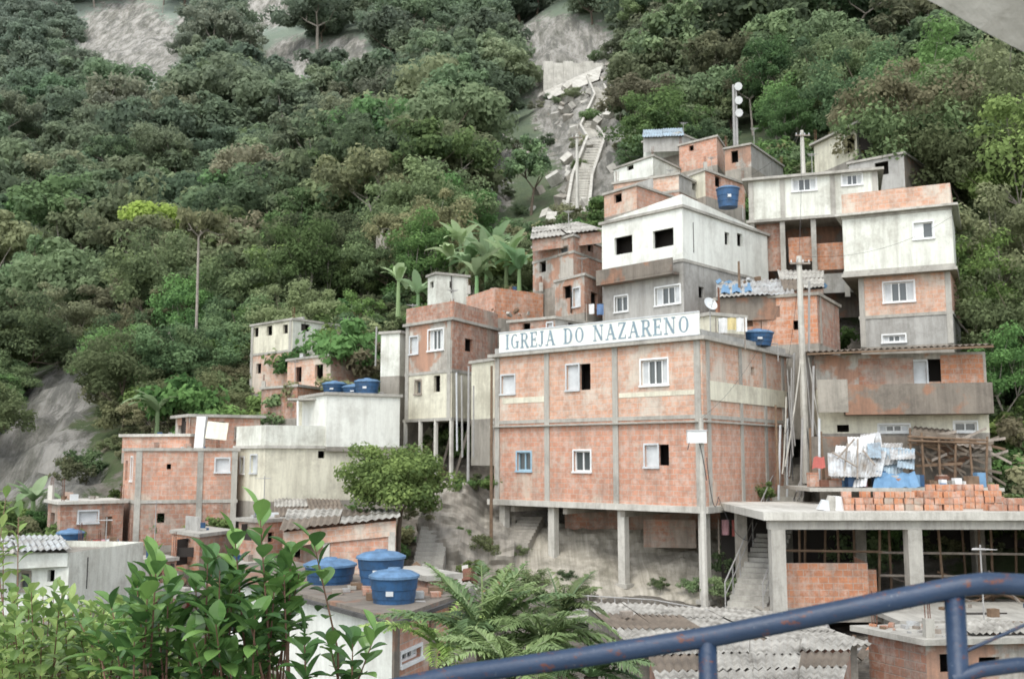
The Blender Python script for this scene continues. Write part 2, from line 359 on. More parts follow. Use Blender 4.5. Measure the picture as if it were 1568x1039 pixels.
while d<400:
    step=3.6*(1+(d-54)*.0058)
    half=(.60 if d<100 else .56)*d
    x=-half+random.uniform(0,step)
    while x<half:
        xx=x+random.uniform(-.55,.55)*step; yy=d+random.uniform(-.55,.55)*step
        z=H(xx,yy); px,py=proj((xx,yy,z)); pxc,pyc=proj((xx,yy,z+5))
        sc=random.choice([random.uniform(.5,.9),random.uniform(.8,1.2),random.uniform(1.1,1.55)])*(1+(d-54)*.0025)*(.55+.45*min(1,(d-54)/60))
        ok=True
        if pyc<-150: ok=False
        vil=False
        if px>380 and px<1330 and yy<66+ (12 if px>900 else 0): vil=True
        if px>=1330 and yy<54: vil=True
        if 185<px<=380 and yy<56: vil=True
        if px<=185 and yy<50: vil=True
        cw=3.2*sc/yy*F; rocky=False
        if rockf(px,py)>.5 or rockf(pxc,pyc)>.45 or rockf(px,(py+pyc)/2)>.5: ok=False
        if (810-cw*.7<px<945+cw*.7 and 20<pyc-cw*.5<285 and yy<185): ok=False
        if px<200 and 480<pyc-cw*.4<790 and (rockf(px,pyc-cw*.5)>.3 or rockf(px+cw*.5,pyc)>.4): ok=False; rocky=True
        if px<300 and py<260 and rockf(px,pyc-cw*.7)>.5: ok=False
        if ok and not vil:
            if yy<85: me=random.choices([fine[0],fine[1],fine[2]],[2.2 if px>1300 else 1,4,3])[0]; sc*=1.1
            elif random.random()<.11 and not(780<px<980): me=random.choice(emerg); sc=random.uniform(.8,1.2)
            else: me=random.choices(forest,[5,5,3,4,2.5,2,2])[0]
            place(me,'tree_crown',xx,yy,z-1.2,sc,fe); cnt+=1
        elif ok and yy>52 and not any(a<px<c and bb<py<e_ for a,bb,c,e_ in CLEAR):
            for _ in range(2): place(random.choice(bushes),'tree_crown',xx+random.uniform(-1.5,1.5),yy+random.uniform(-1.5,1.5),z-.1,random.uniform(.8,1.7),fe)
        elif not ok and random.random()<(.12 if rocky else .3) and yy<170:
            place(random.choice(bushes),'tree_crown',xx,yy,z-.1,random.uniform(.5,1.1),fe)
        x+=step
    d+=step*.9
print('forest',cnt)
ue=empty('slope_undergrowth')
for i in range(1150):
    yy=random.uniform(36,80); xx=random.uniform(-.55,.55)*yy
    z=H(xx,yy); px,py=proj((xx,yy,z))
    if rockf(px,py)>.4 or (px<190 and rockf(px,py-20)>.4): continue
    if 640<px<1250 and yy<45: continue
    if 60<px<=640 and yy<48 and random.random()<.8: continue
    if 800<px<1330 and yy<62 and random.random()<.5: continue
    place(random.choice(bushes),'bush',xx,yy,z-.2,random.uniform(.3,.9) if yy<60 else random.uniform(.7,1.5),ue)
for i in range(130):
    d_=random.uniform(38,56); px=random.uniform(1470,1680); x=(px-784)/F*d_
    place(random.choice(bushes),'bush',x,d_,H(x,d_)-.1,random.uniform(.6,1.3),ue)
for px,py,d_,s_ in ((775,905,37,.35),(800,850,39.8,.3),(812,905,37,.4),(865,890,37.5,.25),(1010,900,36.6,.22),(1060,905,36,.3),(1110,880,36.8,.4),(1125,850,38,.35),(900,915,36,.25),(740,850,39,.4),(700,830,39.5,.35),(760,760,42,.5),(710,760,42,.4),(1105,915,35,.4),(640,800,40,.5),(725,890,37,.4),(1165,770,39,.4)):
    p=W(px,py,d_); place(random.choice(bushes),'bush',p.x,p.y,p.z-.1,s_,ue)
def tree(name,mesh,px,d,s,sz=1,dz=0):
    x=(px-784)/F*d*1.0; p=Vector((x,d,H(x,d)+dz)); o=bpy.data.objects.new(name,mesh); scene.collection.objects.link(o); o.location=p; o.scale=(s,s,s*sz); o.rotation_euler=(0,0,random.uniform(0,6.28)); return o
random.seed(5)
o=tree('round_green_tree',treemesh('round_tree',2.15,2.5,78,210,.075,'leaf_round',tr=.12,zs=.72,spread=.85,low=-.75,base=-3,cr=(.18,.32),nlimb=14),607,37.5,1.0); o.location=W(607,838,37.5)
tree('flat_topped_tree',treemesh('umbrella_tree',4.6,6.4,52,120,.17,'leaf_round','bark_pale',zs=.45,spread=1.0,tr=.18,low=-.05,cr=(.14,.26),nlimb=12),668,92,1.25,1.15)
lime=treemesh('lime_tree',2.6,4.0,18,110,.18,'leaf_lime','bark_pale',zs=.7,spread=1.0); tree('lime_green_tree',lime,222,100,1.3,1.2,1.5); tree('lime_green_tree',lime,203,97,.9,1,.8)
o=tree('slender_tree',treemesh('slender',2.0,8.5,14,80,.17,'leaf_olive','bark_pale',zs=.4,spread=1.1,tr=.13),298,72,1.05,1.3)
tree('dark_tree',forest[2],812,96,.8,1.1); tree('dark_tree',forest[5],965,100,.85); tree('tall_tree',emerg[2],540,100,1.25,1.0); tree('tall_tree',emerg[1],450,84,.9); tree('tall_tree',emerg[0],380,120,1.2)
for px,d_,s_,k in ((1400,60,1.35,0),(1520,55,1.2,1),(1470,66,1.4,2),(1555,48,1.0,0),(1290,84,1.2,1),(1200,88,1.1,2),(1360,74,1.3,1),(1600,52,1.3,2),(1500,47,.8,2),(1440,58,1.3,1),(1540,60,1.4,0),(1580,44,.8,1),(1545,42,.6,2)):
    tree('hillside_tree',fine[k],px,d_,s_,1.15)
# ------------------------------------------------ buildings
def P2(px,d,py=650):
    w=W(px,py,d); return Vector((w.x,w.y))
def hit(px,py,A,B):
    r=W(px,py,1.0); t=B-A
    det=r.x*(-t.y)+t.x*r.y
    k=(A.x*(-t.y)+t.x*A.y)/det
    p=Vector((r.x*k,r.y*k)); s=(p-A).dot(t)/t.length
    return s, r.z*k
def winfill(g,A,t,n,s0,z0,s1,z1,kind):
    def pt(s,z,o): return Vector((A.x+t.x*s+n.x*o,A.y+t.y*s+n.y*o,z))
    fr=g['window_frames']; gl=g['window_panes']
    t3=Vector((t.x,t.y,0)); n3=Vector((n.x,n.y,0)); up=Vector((0,0,1))
    def bar(a,b_,c,d_,o,dep,mat): fr.obox(pt(a,b_,o),t3*(c-a),n3*dep,up*(d_-b_),mat)
    w=s1-s0;h=z1-z0; dep=.14
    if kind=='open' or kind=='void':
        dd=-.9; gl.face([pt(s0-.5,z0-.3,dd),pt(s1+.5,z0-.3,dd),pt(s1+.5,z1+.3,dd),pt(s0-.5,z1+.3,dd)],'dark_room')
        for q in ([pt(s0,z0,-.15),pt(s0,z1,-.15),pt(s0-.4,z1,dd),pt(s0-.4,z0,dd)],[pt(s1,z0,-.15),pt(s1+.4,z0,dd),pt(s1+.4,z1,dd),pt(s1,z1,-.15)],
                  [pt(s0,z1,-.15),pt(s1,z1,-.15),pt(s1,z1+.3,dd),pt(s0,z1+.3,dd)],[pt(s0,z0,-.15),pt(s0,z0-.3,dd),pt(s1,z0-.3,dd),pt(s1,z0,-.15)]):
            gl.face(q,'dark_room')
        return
    gl.face([pt(s0,z0,-dep),pt(s1,z0,-dep),pt(s1,z1,-dep),pt(s0,z1,-dep)],'glass' if kind!='door' else 'door_brown')
    fm={'blue':'blue_frame','win':'white_paint','half':'white_paint','halfb':'blue_frame','door':'wood','wood':'wood_grey','yellow':'yellow_paint','shut':'grey_white'}.get(kind,'white_paint')
    b_=.05
    if kind!='door' :
        bar(s0-.05,z1,s1+.05,z1+.07,.003,.03,fm); bar(s0-.08,z0-.07,s1+.08,z0,.003,.07,fm)
        bar(s0-.06,z0,s0,z1,.003,.03,fm); bar(s1,z0,s1+.06,z1,.003,.03,fm)
    bar(s0,z0,s0+b_,z1,-dep+.004,.05,fm); bar(s1-b_,z0,s1,z1,-dep+.004,.05,fm); bar(s0+b_,z0,s1-b_,z0+b_,-dep+.004,.05,fm); bar(s0+b_,z1-b_,s1-b_,z1,-dep+.004,.05,fm)
    if kind in('win','blue','yellow'):
        for q in (.25,.5,.75) if w>.8 else (.5,): bar(s0+w*q-.025,z0+b_,s0+w*q+.025,z1-b_,-dep+.006,.05,fm)
        if kind=='win' and w>.8: bar(s0+b_,z0+b_,s0+w*.25-.03,z1-b_,-dep+.004,.015,'grey_white'); bar(s0+w*.75+.03,z0+b_,s1-b_,z1-b_,-dep+.004,.015,'grey_white')
    if kind in('half','halfb'):
        bar(s0+b_,z0+b_,s0+w*.5,z1-b_,-dep+.01,.03,'grey_white'if kind=='halfb' else 'white_paint')
    if kind=='shut': bar(s0+b_,z0+b_,s1-b_,z1-b_,-dep+.01,.03,'grey_white')
def wall(g,A,B,z0,z1,mat,holes=()):
    L=(B-A).length; t=(B-A)/L; n=Vector((t.y,-t.x))
    hs=[]
    for (a,b_,c,d_,k) in holes:
        a=max(a,.08);c=min(c,L-.08); b_=max(b_,z0+.03); d_=min(d_,z1-.06)
        if c-a>.12 and d_-b_>.12: hs.append((a,b_,c,d_,k))
    xs=sorted({0,L,*[h[0] for h in hs],*[h[2] for h in hs]}); zs=sorted({z0,z1,*[h[1] for h in hs],*[h[3] for h in hs]})
    mb=g['walls']; off=(sum(map(ord,g.name))%97)*.13
    def pt(s,z,o=0): return Vector((A.x+t.x*s+n.x*o,A.y+t.y*s+n.y*o,z))
    for i in range(len(xs)-1):
        for j in range(len(zs)-1):
            cx,cz=(xs[i]+xs[i+1])/2,(zs[j]+zs[j+1])/2
            if any(h[0]<cx<h[2] and h[1]<cz<h[3] for h in hs): continue
            q=[(xs[i],zs[j]),(xs[i+1],zs[j]),(xs[i+1],zs[j+1]),(xs[i],zs[j+1])]
            mb.face([pt(*p) for p in q],mat,[(p[0]+off,p[1]) for p in q])
    for a,b_,c,d_,k in hs:
        dp=-.15
        mb.face([pt(a,b_),pt(a,d_),pt(a,d_,dp),pt(a,b_,dp)],mat); mb.face([pt(c,d_),pt(c,b_),pt(c,b_,dp),pt(c,d_,dp)],mat)
        mb.face([pt(a,d_),pt(c,d_),pt(c,d_,dp),pt(a,d_,dp)],mat); mb.face([pt(c,b_),pt(a,b_),pt(a,b_,dp),pt(c,b_,dp)],mat)
        winfill(g,A,t,n,a,b_,c,d_,k)
    return t,n
rng=random.Random(3)
def bld(name,L,C,R=None,dep=6,secs=(),fw=(),sw=(),cols=(),slab='concrete',slabs=None,top='slab',parapet=0,found='concrete_dirty',fdepth=3.5,ov=.10,done=True,roofmat='concrete_dirty',sp=.14,scols=(),rebar=True):
    g=G(name); pym=(secs[0][0]+secs[-1][1])/2
    A=P2(L[0],L[1],pym); Cc=P2(C[0],C[1],pym); n=(Cc-A).normalized(); back=Vector((-n.y,n.x))
    Rr=P2(R[0],R[1],pym) if R else Cc+back*dep
    Bk=A+Rr-Cc
    zf=lambda py: W(C[0],py,C[1]).z
    F1=[hit(a,d_,A,Cc)+hit(c,b_,A,Cc)+(k,) for a,b_,c,d_,k in fw]
    S1=[hit(a,d_,Cc,Rr)+hit(c,b_,Cc,Rr)+(k,) for a,b_,c,d_,k in sw]
    zb=None
    for i,(p1,p0,mf,ms) in enumerate(secs):
        z1,z0=zf(p1),zf(p0)
        wall(g,A,Cc,z0,z1,mf,[h for h in F1 if z0<(h[1]+h[3])/2<z1]); wall(g,Cc,Rr,z0,z1,ms,[h for h in S1 if z0<(h[1]+h[3])/2<z1])
        wall(g,Rr,Bk,z0,z1,ms); wall(g,Bk,A,z0,z1,mf); zb=z0
    if found:
        for a,b_ in ((A,Cc),(Cc,Rr),(Rr,Bk),(Bk,A)): wall(g,a,b_,zb-fdepth,zb,found)
    def ring(z,h,o,mat,part='floor_slab'):
        q=[]
        for p,pa,pb in ((A,Bk,Cc),(Cc,A,Rr),(Rr,Cc,Bk),(Bk,Rr,A)):
            e1=(p-pa).normalized(); e2=(p-pb).normalized(); q.append(p+e1*o+e2*o)
        lo=[Vector((p.x,p.y,z)) for p in q]; hi=[Vector((p.x,p.y,z+h)) for p in q]
        mb=g[part]; mb.face(lo[::-1],mat); mb.face(hi,mat)
        for i in range(4):
            j=(i+1)%4; mb.face([lo[i],lo[j],hi[j],hi[i]],mat)
    zt=zf(secs[0][0])
    if slabs is None: slabs=[s[1] for s in secs[:-1]]
    for p in slabs: ring(zf(p)-.07,sp,.04,slab)
    if top=='slab': ring(zt+.002,.13,ov,slab,'roof')
    elif top=='flat': ring(zt-.30,.1,-.02,roofmat,'roof')
    if top and rebar:
        cen=(A+Rr)/2
        for p in (A,Cc,Rr,Bk):
            if rng.random()<.4:
                q=p+(cen-p)*.06; hh=rng.uniform(.2,.6); 
                if rng.random()<.35: g['column_stub'].obox((q.x-.1,q.y-.1,zt+.13),(.2,0,0),(0,.2,0),(0,0,hh),slab)
                for k in range(3): g['rebar'].cyl((q.x+(k-1)*.06,q.y,zt+.13),(q.x+(k-1)*.06+rng.uniform(-.05,.05),q.y,zt+.13+hh+.35),.012,.012,'steel_rust',4)
        if rng.random()<.3:
            a0=cen+(A-cen)*rng.uniform(.1,.6); w_=rng.uniform(.8,1.8); g['roof_wall_stub'].obox((a0.x,a0.y,zt+.132),V3(n,0)*w_,V3(back,0)*.12,(0,0,rng.uniform(.3,.7)),rng.choice(['brick_old','brick_orange','plaster_grey']))
        for _ in range(rng.randint(2,7)):
            q=A+(Cc-A)*rng.uniform(.1,.9)+(Rr-Cc)*rng.uniform(.1,.9); k=rng.uniform(.08,.32); an=rng.uniform(0,1.5); g['roof_clutter'].obox((q.x,q.y,zt+.134),(k*math.cos(an),k*math.sin(an),0),(-k*.7*math.sin(an),k*.7*math.cos(an),0),(0,0,k*rng.uniform(.3,1.0)),rng.choice(['concrete','wood','brick_old','zinc','wood_grey','tank_blue','grey_white']))
        if rng.random()<.4:
            q=cen; hh=rng.uniform(1.2,2.2); g['antenna'].cyl((q.x,q.y,zt),(q.x,q.y,zt+hh),.02,.02,'pipe_grey',5)
            for k in range(5): g['antenna'].cyl((q.x-.3+k*.05,q.y-.2+k*.1,zt+hh-.1),(q.x+.3-k*.05,q.y-.2+k*.1,zt+hh-.1),.01,.01,'pipe_grey',4)
            g['antenna'].cyl((q.x,q.y-.25,zt+hh-.1),(q.x,q.y+.25,zt+hh-.1),.012,.012,'pipe_grey',4)
    def colset(P,Q,lst):
        t=(Q-P).normalized(); nn=Vector((t.y,-t.x)); Ln=(Q-P).length
        for px in lst:
            s,_=hit(px,pym,P,Q); s=min(max(s,.12),Ln-.12)
            o=P+t*(s-.12)+nn*.003; g['pillars'].obox((o.x,o.y,zb),Vector((t.x,t.y,0))*.24,Vector((nn.x,nn.y,0))*.045,Vector((0,0,zt-zb)),slab)
    colset(A,Cc,cols); colset(Cc,Rr,scols)
    g.A,g.C,g.R,g.B,g.zt,g.zb,g.ring,g.zf=A,Cc,Rr,Bk,zt,zb,ring,zf
    if done: g.done()
    return g
def V3(p,z): return Vector((p.x,p.y,z))
def corr(mb,a,b_,c,d_,mat,pitch=.18,amp=.03):
    a,b_,c,d_=map(Vector,(a,b_,c,d_)); nrm=(b_-a).cross(d_-a).normalized()
    if nrm.z<0: nrm=-nrm
    n=max(4,int((b_-a).length/pitch*4)); prev=None
    for i in range(n+1):
        t=i/n; h=nrm*amp*math.sin(i*math.pi/2)
        p=a.lerp(b_,t)+h; q=d_.lerp(c,t)+h
        if prev: mb.face([prev[0],p,q,prev[1]],mat)
        prev=(p,q)
def shed(name,cs,mat='asbestos',wallm='brick_old',h=2.6,pitch=.18):
    g=G(name); P=[W(*c) for c in cs]
    nsh=max(2,int((P[1]-P[0]).length/1.1)); nr=2 if (P[3]-P[0]).length<5 else 3
    for i in range(nsh):
        t0,t1=i/nsh,(i+1)/nsh
        A=P[0].lerp(P[1],t0);B=P[0].lerp(P[1],t1);Cc=P[3].lerp(P[2],t1);Dd=P[3].lerp(P[2],t0)
        for j in range(nr):
            off=Vector((0,0,(i%2)*.035+random.uniform(0,.03)+(nr-j)*.03)); e=random.uniform(.0,.05); sk=random.uniform(-.03,.03)
            mm=mat if random.random()<.75 else ('asbestos_brown' if mat=='asbestos' else 'asbestos')
            corr(g['roof_sheets'],A.lerp(Dd,j/nr)+off,B.lerp(Cc,j/nr)+off,B.lerp(Cc,(j+1)/nr+e)+off+Vector((sk,0,-.02)),A.lerp(Dd,(j+1)/nr+e)+off+Vector((sk,0,-.02)),mm,pitch)
        if random.random()<.3 and nsh>4:
            q=A.lerp(Cc,random.uniform(.2,.8))+Vector((0,0,.14)); g['loose_bricks'].obox(q,(.3,.1,0),(-.06,.2,0),(0,0,.12),random.choice(['brick_old','wood_grey','concrete']))
    cen=(P[0]+P[1]+P[2]+P[3])/4; Q=[p.lerp(cen,.06)-Vector((0,0,.08)) for p in P]
    for i in range(4):
        j=(i+1)%4; a,b_=Q[i],Q[j]
        g['walls'].face([a-Vector((0,0,h)),b_-Vector((0,0,h)),b_,a],wallm)
    g.done()
def tank(px,py,d,r=.55,h=.75,lid='tank_lid'):
    g=G('water_tank'); p=W(px,py,d)
    mb=g['body']; prof=[(r*.84,0),(r*.87,h*.3),(r*.9,h*.31),(r*.93,h*.6),(r*.96,h*.62),(r,h*.97),(r*1.05,h)]
    for (r0,z0),(r1,z1) in zip(prof,prof[1:]): mb.cyl(p+Vector((0,0,z0)),p+Vector((0,0,z1)),r0,r1,'tank_blue',28,False)
    mb.cyl(p,p+Vector((0,0,.005)),r*.84,r*.84,'tank_blue',28)
    l=g['lid']; pr=[(r*1.07,h),(r*1.07,h+.05),(r*.75,h+.13),(r*.28,h+.17),(r*.26,h+.2),(.01,h+.205)]
    for (r0,z0),(r1,z1) in zip(pr,pr[1:]): l.cyl(p+Vector((0,0,z0)),p+Vector((0,0,z1)),r0,r1,lid,28,False)
    g['label'].obox(p+Vector((-r*.22,-r*1.0,h*.45)),(r*.3,0,0),(0,.05,0),(0,0,h*.16),'grey_white')
    g['pipe'].path([p+Vector((r*.9,0,.1)),p+Vector((r*1.3,0,.1)),p+Vector((r*1.3,0,-.6))],.025,'pipe_grey',6)
    g.done()
def dish(px,py,d,r=.4,mat='grey_white',rz=.4):
    g=G('satellite_dish'); p=W(px,py,d); ax=Vector((math.sin(rz),-math.cos(rz),.5)).normalized()
    prev=None; mb=g['reflector']
    for k in range(5):
        rr=r*(k/4); dd=.25*r*(k/4)**2
        if prev is not None: mb.cyl(p+ax*prev[1],p+ax*(dd+1e-4),max(prev[0],.001),rr,mat,20,False)
        prev=(rr,dd)
    g['arm'].cyl(p-Vector((0,0,r*.9)),p+ax*r*.9,.012,.01,'pipe_grey',5); g['mast'].cyl(p-Vector((0,0,1.0)),p,.025,.025,'pipe_grey',6)
    g['receiver'].cyl(p+ax*r*.85,p+ax*r*1.0,.04,.03,'pipe_grey',6); g.done()
# --- church
secs=[(520,637,'brick_pale','brick_pale'),(637,778,'brick','brick')]
g=bld('church_building',(757,41.5),(1077,35),(1207,41.5),secs=secs,found=None,slabs=[637],
 fw=[(868,558,886,597,'shut'),(887,556,904,597,'open'),(982,549,1022,590,'win'),(768,574,788,603,'shut'),(792,692,813,720,'blue'),(879,690,904,721,'win'),(988,681,1007,714,'shut'),(1008,680,1024,712,'open')],
 sw=[(1150,562,1155,574,'open')],cols=[762,838,943,1070],scols=[1085,1135,1172,1200],slab='concrete',done=False,ov=.22,rebar=False)
A,Cc,Rr,Bk=g.A,g.C,g.R,g.B; t=(Cc-A).normalized(); n=Vector((t.y,-t.x)); t3=V3(t,0);n3=V3(n,0)
g.ring(g.zb-.16,.22,.22,'concrete_light','base_slab')
g.ring(g.zf(645)-.02,.06,.16,'concrete','ledge')
for (pa,pb,ya,yb) in ((948,1066,596,609),(770,836,606,618),):
    s0,z0=hit(pa,yb,A,Cc); s1,z1=hit(pb,ya,A,Cc); o=A+t*s0+n*.004
    g['plaster_patch'].obox(V3(o,z0),t3*(s1-s0),n3*.012,(0,0,z1-z0),'plaster_cream')
t2=(Rr-Cc).normalized(); n2=Vector((t2.y,-t2.x))
s0,z0=hit(1086,612,Cc,Rr); s1,z1=hit(1203,599,Cc,Rr); o=Cc+t2*s0+n2*.05
g['plaster_patch'].obox(V3(o,z0),V3(t2,0)*(s1-s0),V3(n2,0)*.012,(0,0,z1-z0),'plaster_cream')
for P,Q in ((A,Cc),(Cc,Rr)):
    tt=(Q-P).normalized(); nn=Vector((tt.y,-tt.x)); o=P-nn*.02
    g['parapet'].obox(V3(o,g.zt+.133),V3(tt,0)*((Q-P).length),V3(-nn,0)*.12,(0,0,.25),'plaster_grey')
zb=g.zt+.16; hb=.86
for px,pyb in ((768,875),(843,885),(950,900),(1074,925)):
    s,_=hit(px,800,A,Cc); o2=A+t*(s-.14)-n*.02; zz=W(px,pyb,(A+t*s).y).z-.6
    g['stilts'].obox(V3(o2,zz),t3*.30,-n3*.30,(0,0,g.zb-.16-zz),'concrete_light')
    g['stilts'].obox(V3(o2-t*.12+n*.08,zz+.6),t3*.54,-n3*.5,(0,0,.15),'concrete')
for q in (.35,.7,.97):
    o2=Cc+t2*(q*(Rr-Cc).length); g['stilts'].obox(V3(o2,g.zb-3.6),V3(t2,0)*.28,-V3(n2,0)*.28,(0,0,3.44),'concrete')
for q in (.1,.4,.7):
    o2=A+t*(q*9); g['stilts'].obox(V3(o2,g.zb-.42),t3*.2,-n3*7,(0,0,.25),'concrete_dirty')
g.done()
sg=G('church_name_sign'); s0,_=hit(768,530,A,Cc); s1,_=hit(1074,500,A,Cc); o=A+t*s0+n*.10
sg['board'].obox(V3(o,zb),t3*(s1-s0),n3*.05,(0,0,hb),'board_white')
sg['board_frame'].obox(V3(o+n*.052,zb+hb-.05),t3*(s1-s0),n3*.02,(0,0,.05),'grey_white'); sg['board_frame'].obox(V3(o+n*.052,zb),t3*(s1-s0),n3*.02,(0,0,.04),'grey_white')
def ser(x,y,w=.34): return ('r',x-w/2,y-(.08 if y>.5 else 0),x+w/2,y+(0 if y>.5 else .08))
TH=.19;TN=.085
LET={'I':(.34,[('r',.08,0,.26,1),ser(.17,1),ser(.17,0)]),
'G':(.85,[('a',.45,.5,.38,.48,50,310,.15),('r',.62,.05,.79,.42),ser(.70,.42+.0,.34),]),
'R':(.82,[('r',.1,0,.28,1),ser(.18,1,.36),ser(.18,0,.36),('l',.2,.96,.5,.96,TN),('a',.5,.74,.22,.235,-90,90,.15),('l',.2,.5,.5,.5,TN),('l',.45,.5,.72,.03,TH),('r',.62,0,.86,.08)]),
'E':(.72,[('r',.1,0,.28,1),('r',0,0,.68,.08),('r',0,.92,.66,1),('r',.2,.46,.52,.55),('r',.6,0,.68,.25),('r',.58,.76,.66,1),('r',.48,.38,.55,.63)]),
'J':(.5,[('r',.2,.15,.38,1),ser(.28,1,.36),('a',.14,.14,.17,.16,180,370,.1)]),
'A':(.9,[('l',.14,.02,.44,.98,TN),('l',.42,.98,.74,.02,TH),('r',.24,.31,.62,.39),ser(.13,0,.28),ser(.76,0,.32)]),
'D':(.86,[('r',.1,0,.28,1),('r',0,0,.45,.08),('r',0,.92,.45,1),('a',.42,.5,.38,.48,-90,90,.16)]),
'O':(.88,[('a',.44,.5,.38,.48,0,360,.15)]),
'N':(.95,[('r',.14,0,.22,1),('r',.72,0,.80,1),('l',.19,.95,.74,.05,TH),ser(.16,1,.32),ser(.17,0,.3),ser(.76,1,.3)]),
'Z':(.74,[('l',.12,.05,.6,.95,TH),('r',.06,.92,.68,1),('r',.04,0,.68,.08),('r',.06,.78,.13,1),('r',.61,0,.68,.24)])}
txt='IGREJA DO NAZARENO'; wid=sum((LET[c][0]+.13) if c!=' ' else .62 for c in txt)
sA,_=hit(778,525,A,Cc); sB,_=hit(1062,500,A,Cc); hh=.62; sx=(sB-sA)/wid; cur=sA; z0=zb+.12
lm=sg['letters']
def lp(x,y,o=.0): 
    q=A+t*(cur+x*sx)+n*(.155+o); return Vector((q.x,q.y,z0+y*hh))
for ci,c in enumerate(txt):
    if c==' ': cur+=.62*sx; continue
    w,sh=LET[c]
    for si,s_ in enumerate(sh):
        oo=si*.0025
        if s_[0]=='r': pts=[(s_[1],s_[2]),(s_[3],s_[2]),(s_[3],s_[4]),(s_[1],s_[4])]; lm.face([lp(x,y,oo) for x,y in pts],'letter_blue')
        elif s_[0]=='l':
            _,x0,y0,x1,y1,wd=s_
            if abs(y1-y0)<.01: pts=[(x0,y0-wd/2),(x1,y0-wd/2),(x1,y0+wd/2),(x0,y0+wd/2)]
            else: pts=[(x0-wd/2,y0),(x0+wd/2,y0),(x1+wd/2,y1),(x1-wd/2,y1)]
            lm.face([lp(x,y,oo) for x,y in pts],'letter_blue')
        else:
            _,cx,cy,rx,ry,a0,a1,wd=s_; N_=18
            for k in range(N_):
                b0=math.radians(a0+(a1-a0)*k/N_); b1=math.radians(a0+(a1-a0)*(k+1)/N_)
                ws=lambda b_: wd*(.45+.75*abs(math.cos(b_)))
                pts=[(cx+rx*math.cos(b0),cy+ry*math.sin(b0)),(cx+rx*math.cos(b1),cy+ry*math.sin(b1)),(cx+(rx-ws(b1))*math.cos(b1),cy+(ry-.08)*math.sin(b1)),(cx+(rx-ws(b0))*math.cos(b0),cy+(ry-.08)*math.sin(b0))]
                lm.face([lp(x,y,oo) for x,y in pts],'letter_blue')
    cur+=(w+.13)*sx
sg.done()
g=G('undercroft_wall'); 
a_=P2(865,41.2,800);b_=P2(1160,40,800); wall(g,a_,b_,W(900,850,41).z,W(900,775,41).z,'brick_old'); 
a_=P2(985,38.6,800);b_=P2(1065,38.2,800); wall(g,a_,b_,W(1000,838,38.4).z,W(1000,795,38.4).z,'brick_old'); g.done()
def sheet(name,cs,nx,ny,amp,mat,fr=.7):
    mb=MB(); P=[W(*c) for c in cs]; V=[]
    for j in range(ny+1):
        for i in range(nx+1):
            s,tv=i/nx,j/ny; p=P[0].lerp(P[1],s).lerp(P[3].lerp(P[2],s),tv)
            q=noise.noise(p*fr)*amp+noise.noise(p*fr*2.7)*amp*.4+noise.noise(p*fr*6)*amp*.2; V.append(p+Vector((0,-q,q*.4)))
    for j in range(ny):
        for i in range(nx):
            k=j*(nx+1)+i; q=[V[k],V[k+1],V[k+nx+2],V[k+nx+1]]; mb.face(q[::-1],mat,[(x.x,x.z) for x in q[::-1]])
    return mb.obj(name,smooth=True)
sheet('retaining_wall',[(770,795,42.5),(1165,815,40.3),(1145,935,35.0),(765,925,36.3)],110,34,.5,'render_wall',.6)
sheet('rock_outcrop',[(650,740,42.5),(790,765,42.5),(785,925,36.5),(620,915,36.5)],60,44,1.3,'concrete_dirty',.5)
# --- church left annex + three storey house
bld('yellow_annex_house',(722,44),(758,42.5),dep=4,secs=[(552,640,'plaster_cream','plaster_cream')],fdepth=2,rebar=False)
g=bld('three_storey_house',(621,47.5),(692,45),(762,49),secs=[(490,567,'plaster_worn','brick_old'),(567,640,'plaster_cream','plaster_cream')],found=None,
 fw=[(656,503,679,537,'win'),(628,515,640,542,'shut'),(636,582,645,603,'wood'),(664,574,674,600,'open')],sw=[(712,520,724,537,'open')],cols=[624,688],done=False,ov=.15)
A,Cc=g.A,g.C; t=(Cc-A).normalized(); n=Vector((t.y,-t.x))
g.ring(g.zb-.1,.14,.1,'concrete','base_slab')
for k,q in enumerate((.02,.35,.68,1.0)):
    o=A+t*((Cc-A).length*q); g['stilts'].cyl(V3(o,g.zb-3.4),V3(o,g.zb),.11,.11,'concrete_light',6)
    if k<3:
        o2=A+t*((Cc-A).length*(q+.3)); g['stilts'].cyl(V3(o-n*1.2,g.zb-2.6),V3(o2-n*1.2,g.zb-.1),.07,.07,'wood_grey',5)
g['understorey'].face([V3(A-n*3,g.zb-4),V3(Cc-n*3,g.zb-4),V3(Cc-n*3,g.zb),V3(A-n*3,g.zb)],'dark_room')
for a_,b_ in ((g.A,g.C),(g.C,g.R)):
    tt=(b_-a_).normalized(); nn=Vector((tt.y,-tt.x)); g['parapet'].obox(V3(a_,g.zt+.135),V3(tt,0)*(b_-a_).length,-V3(nn,0)*.12,(0,0,.75),'brick_old')
g.done()
bld('narrow_white_house',(583,49),(612,48.5),dep=4,secs=[(510,575,'plaster_white','plaster_white')],fdepth=4)
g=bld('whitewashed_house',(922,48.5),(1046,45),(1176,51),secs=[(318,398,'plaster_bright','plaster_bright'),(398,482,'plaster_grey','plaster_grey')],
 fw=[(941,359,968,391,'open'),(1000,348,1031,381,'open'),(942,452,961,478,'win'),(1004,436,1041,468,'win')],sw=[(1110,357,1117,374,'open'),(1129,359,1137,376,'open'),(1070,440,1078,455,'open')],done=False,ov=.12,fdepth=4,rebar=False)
A,Cc=g.A,g.C; t=(Cc-A).normalized(); n=Vector((t.y,-t.x))
g['balcony'].obox(V3(A+t*.1+n*.03,g.zf(420)),V3(t,0)*((Cc-A).length-.3),V3(n,0)*.55,(0,0,.12),'plaster_dark')
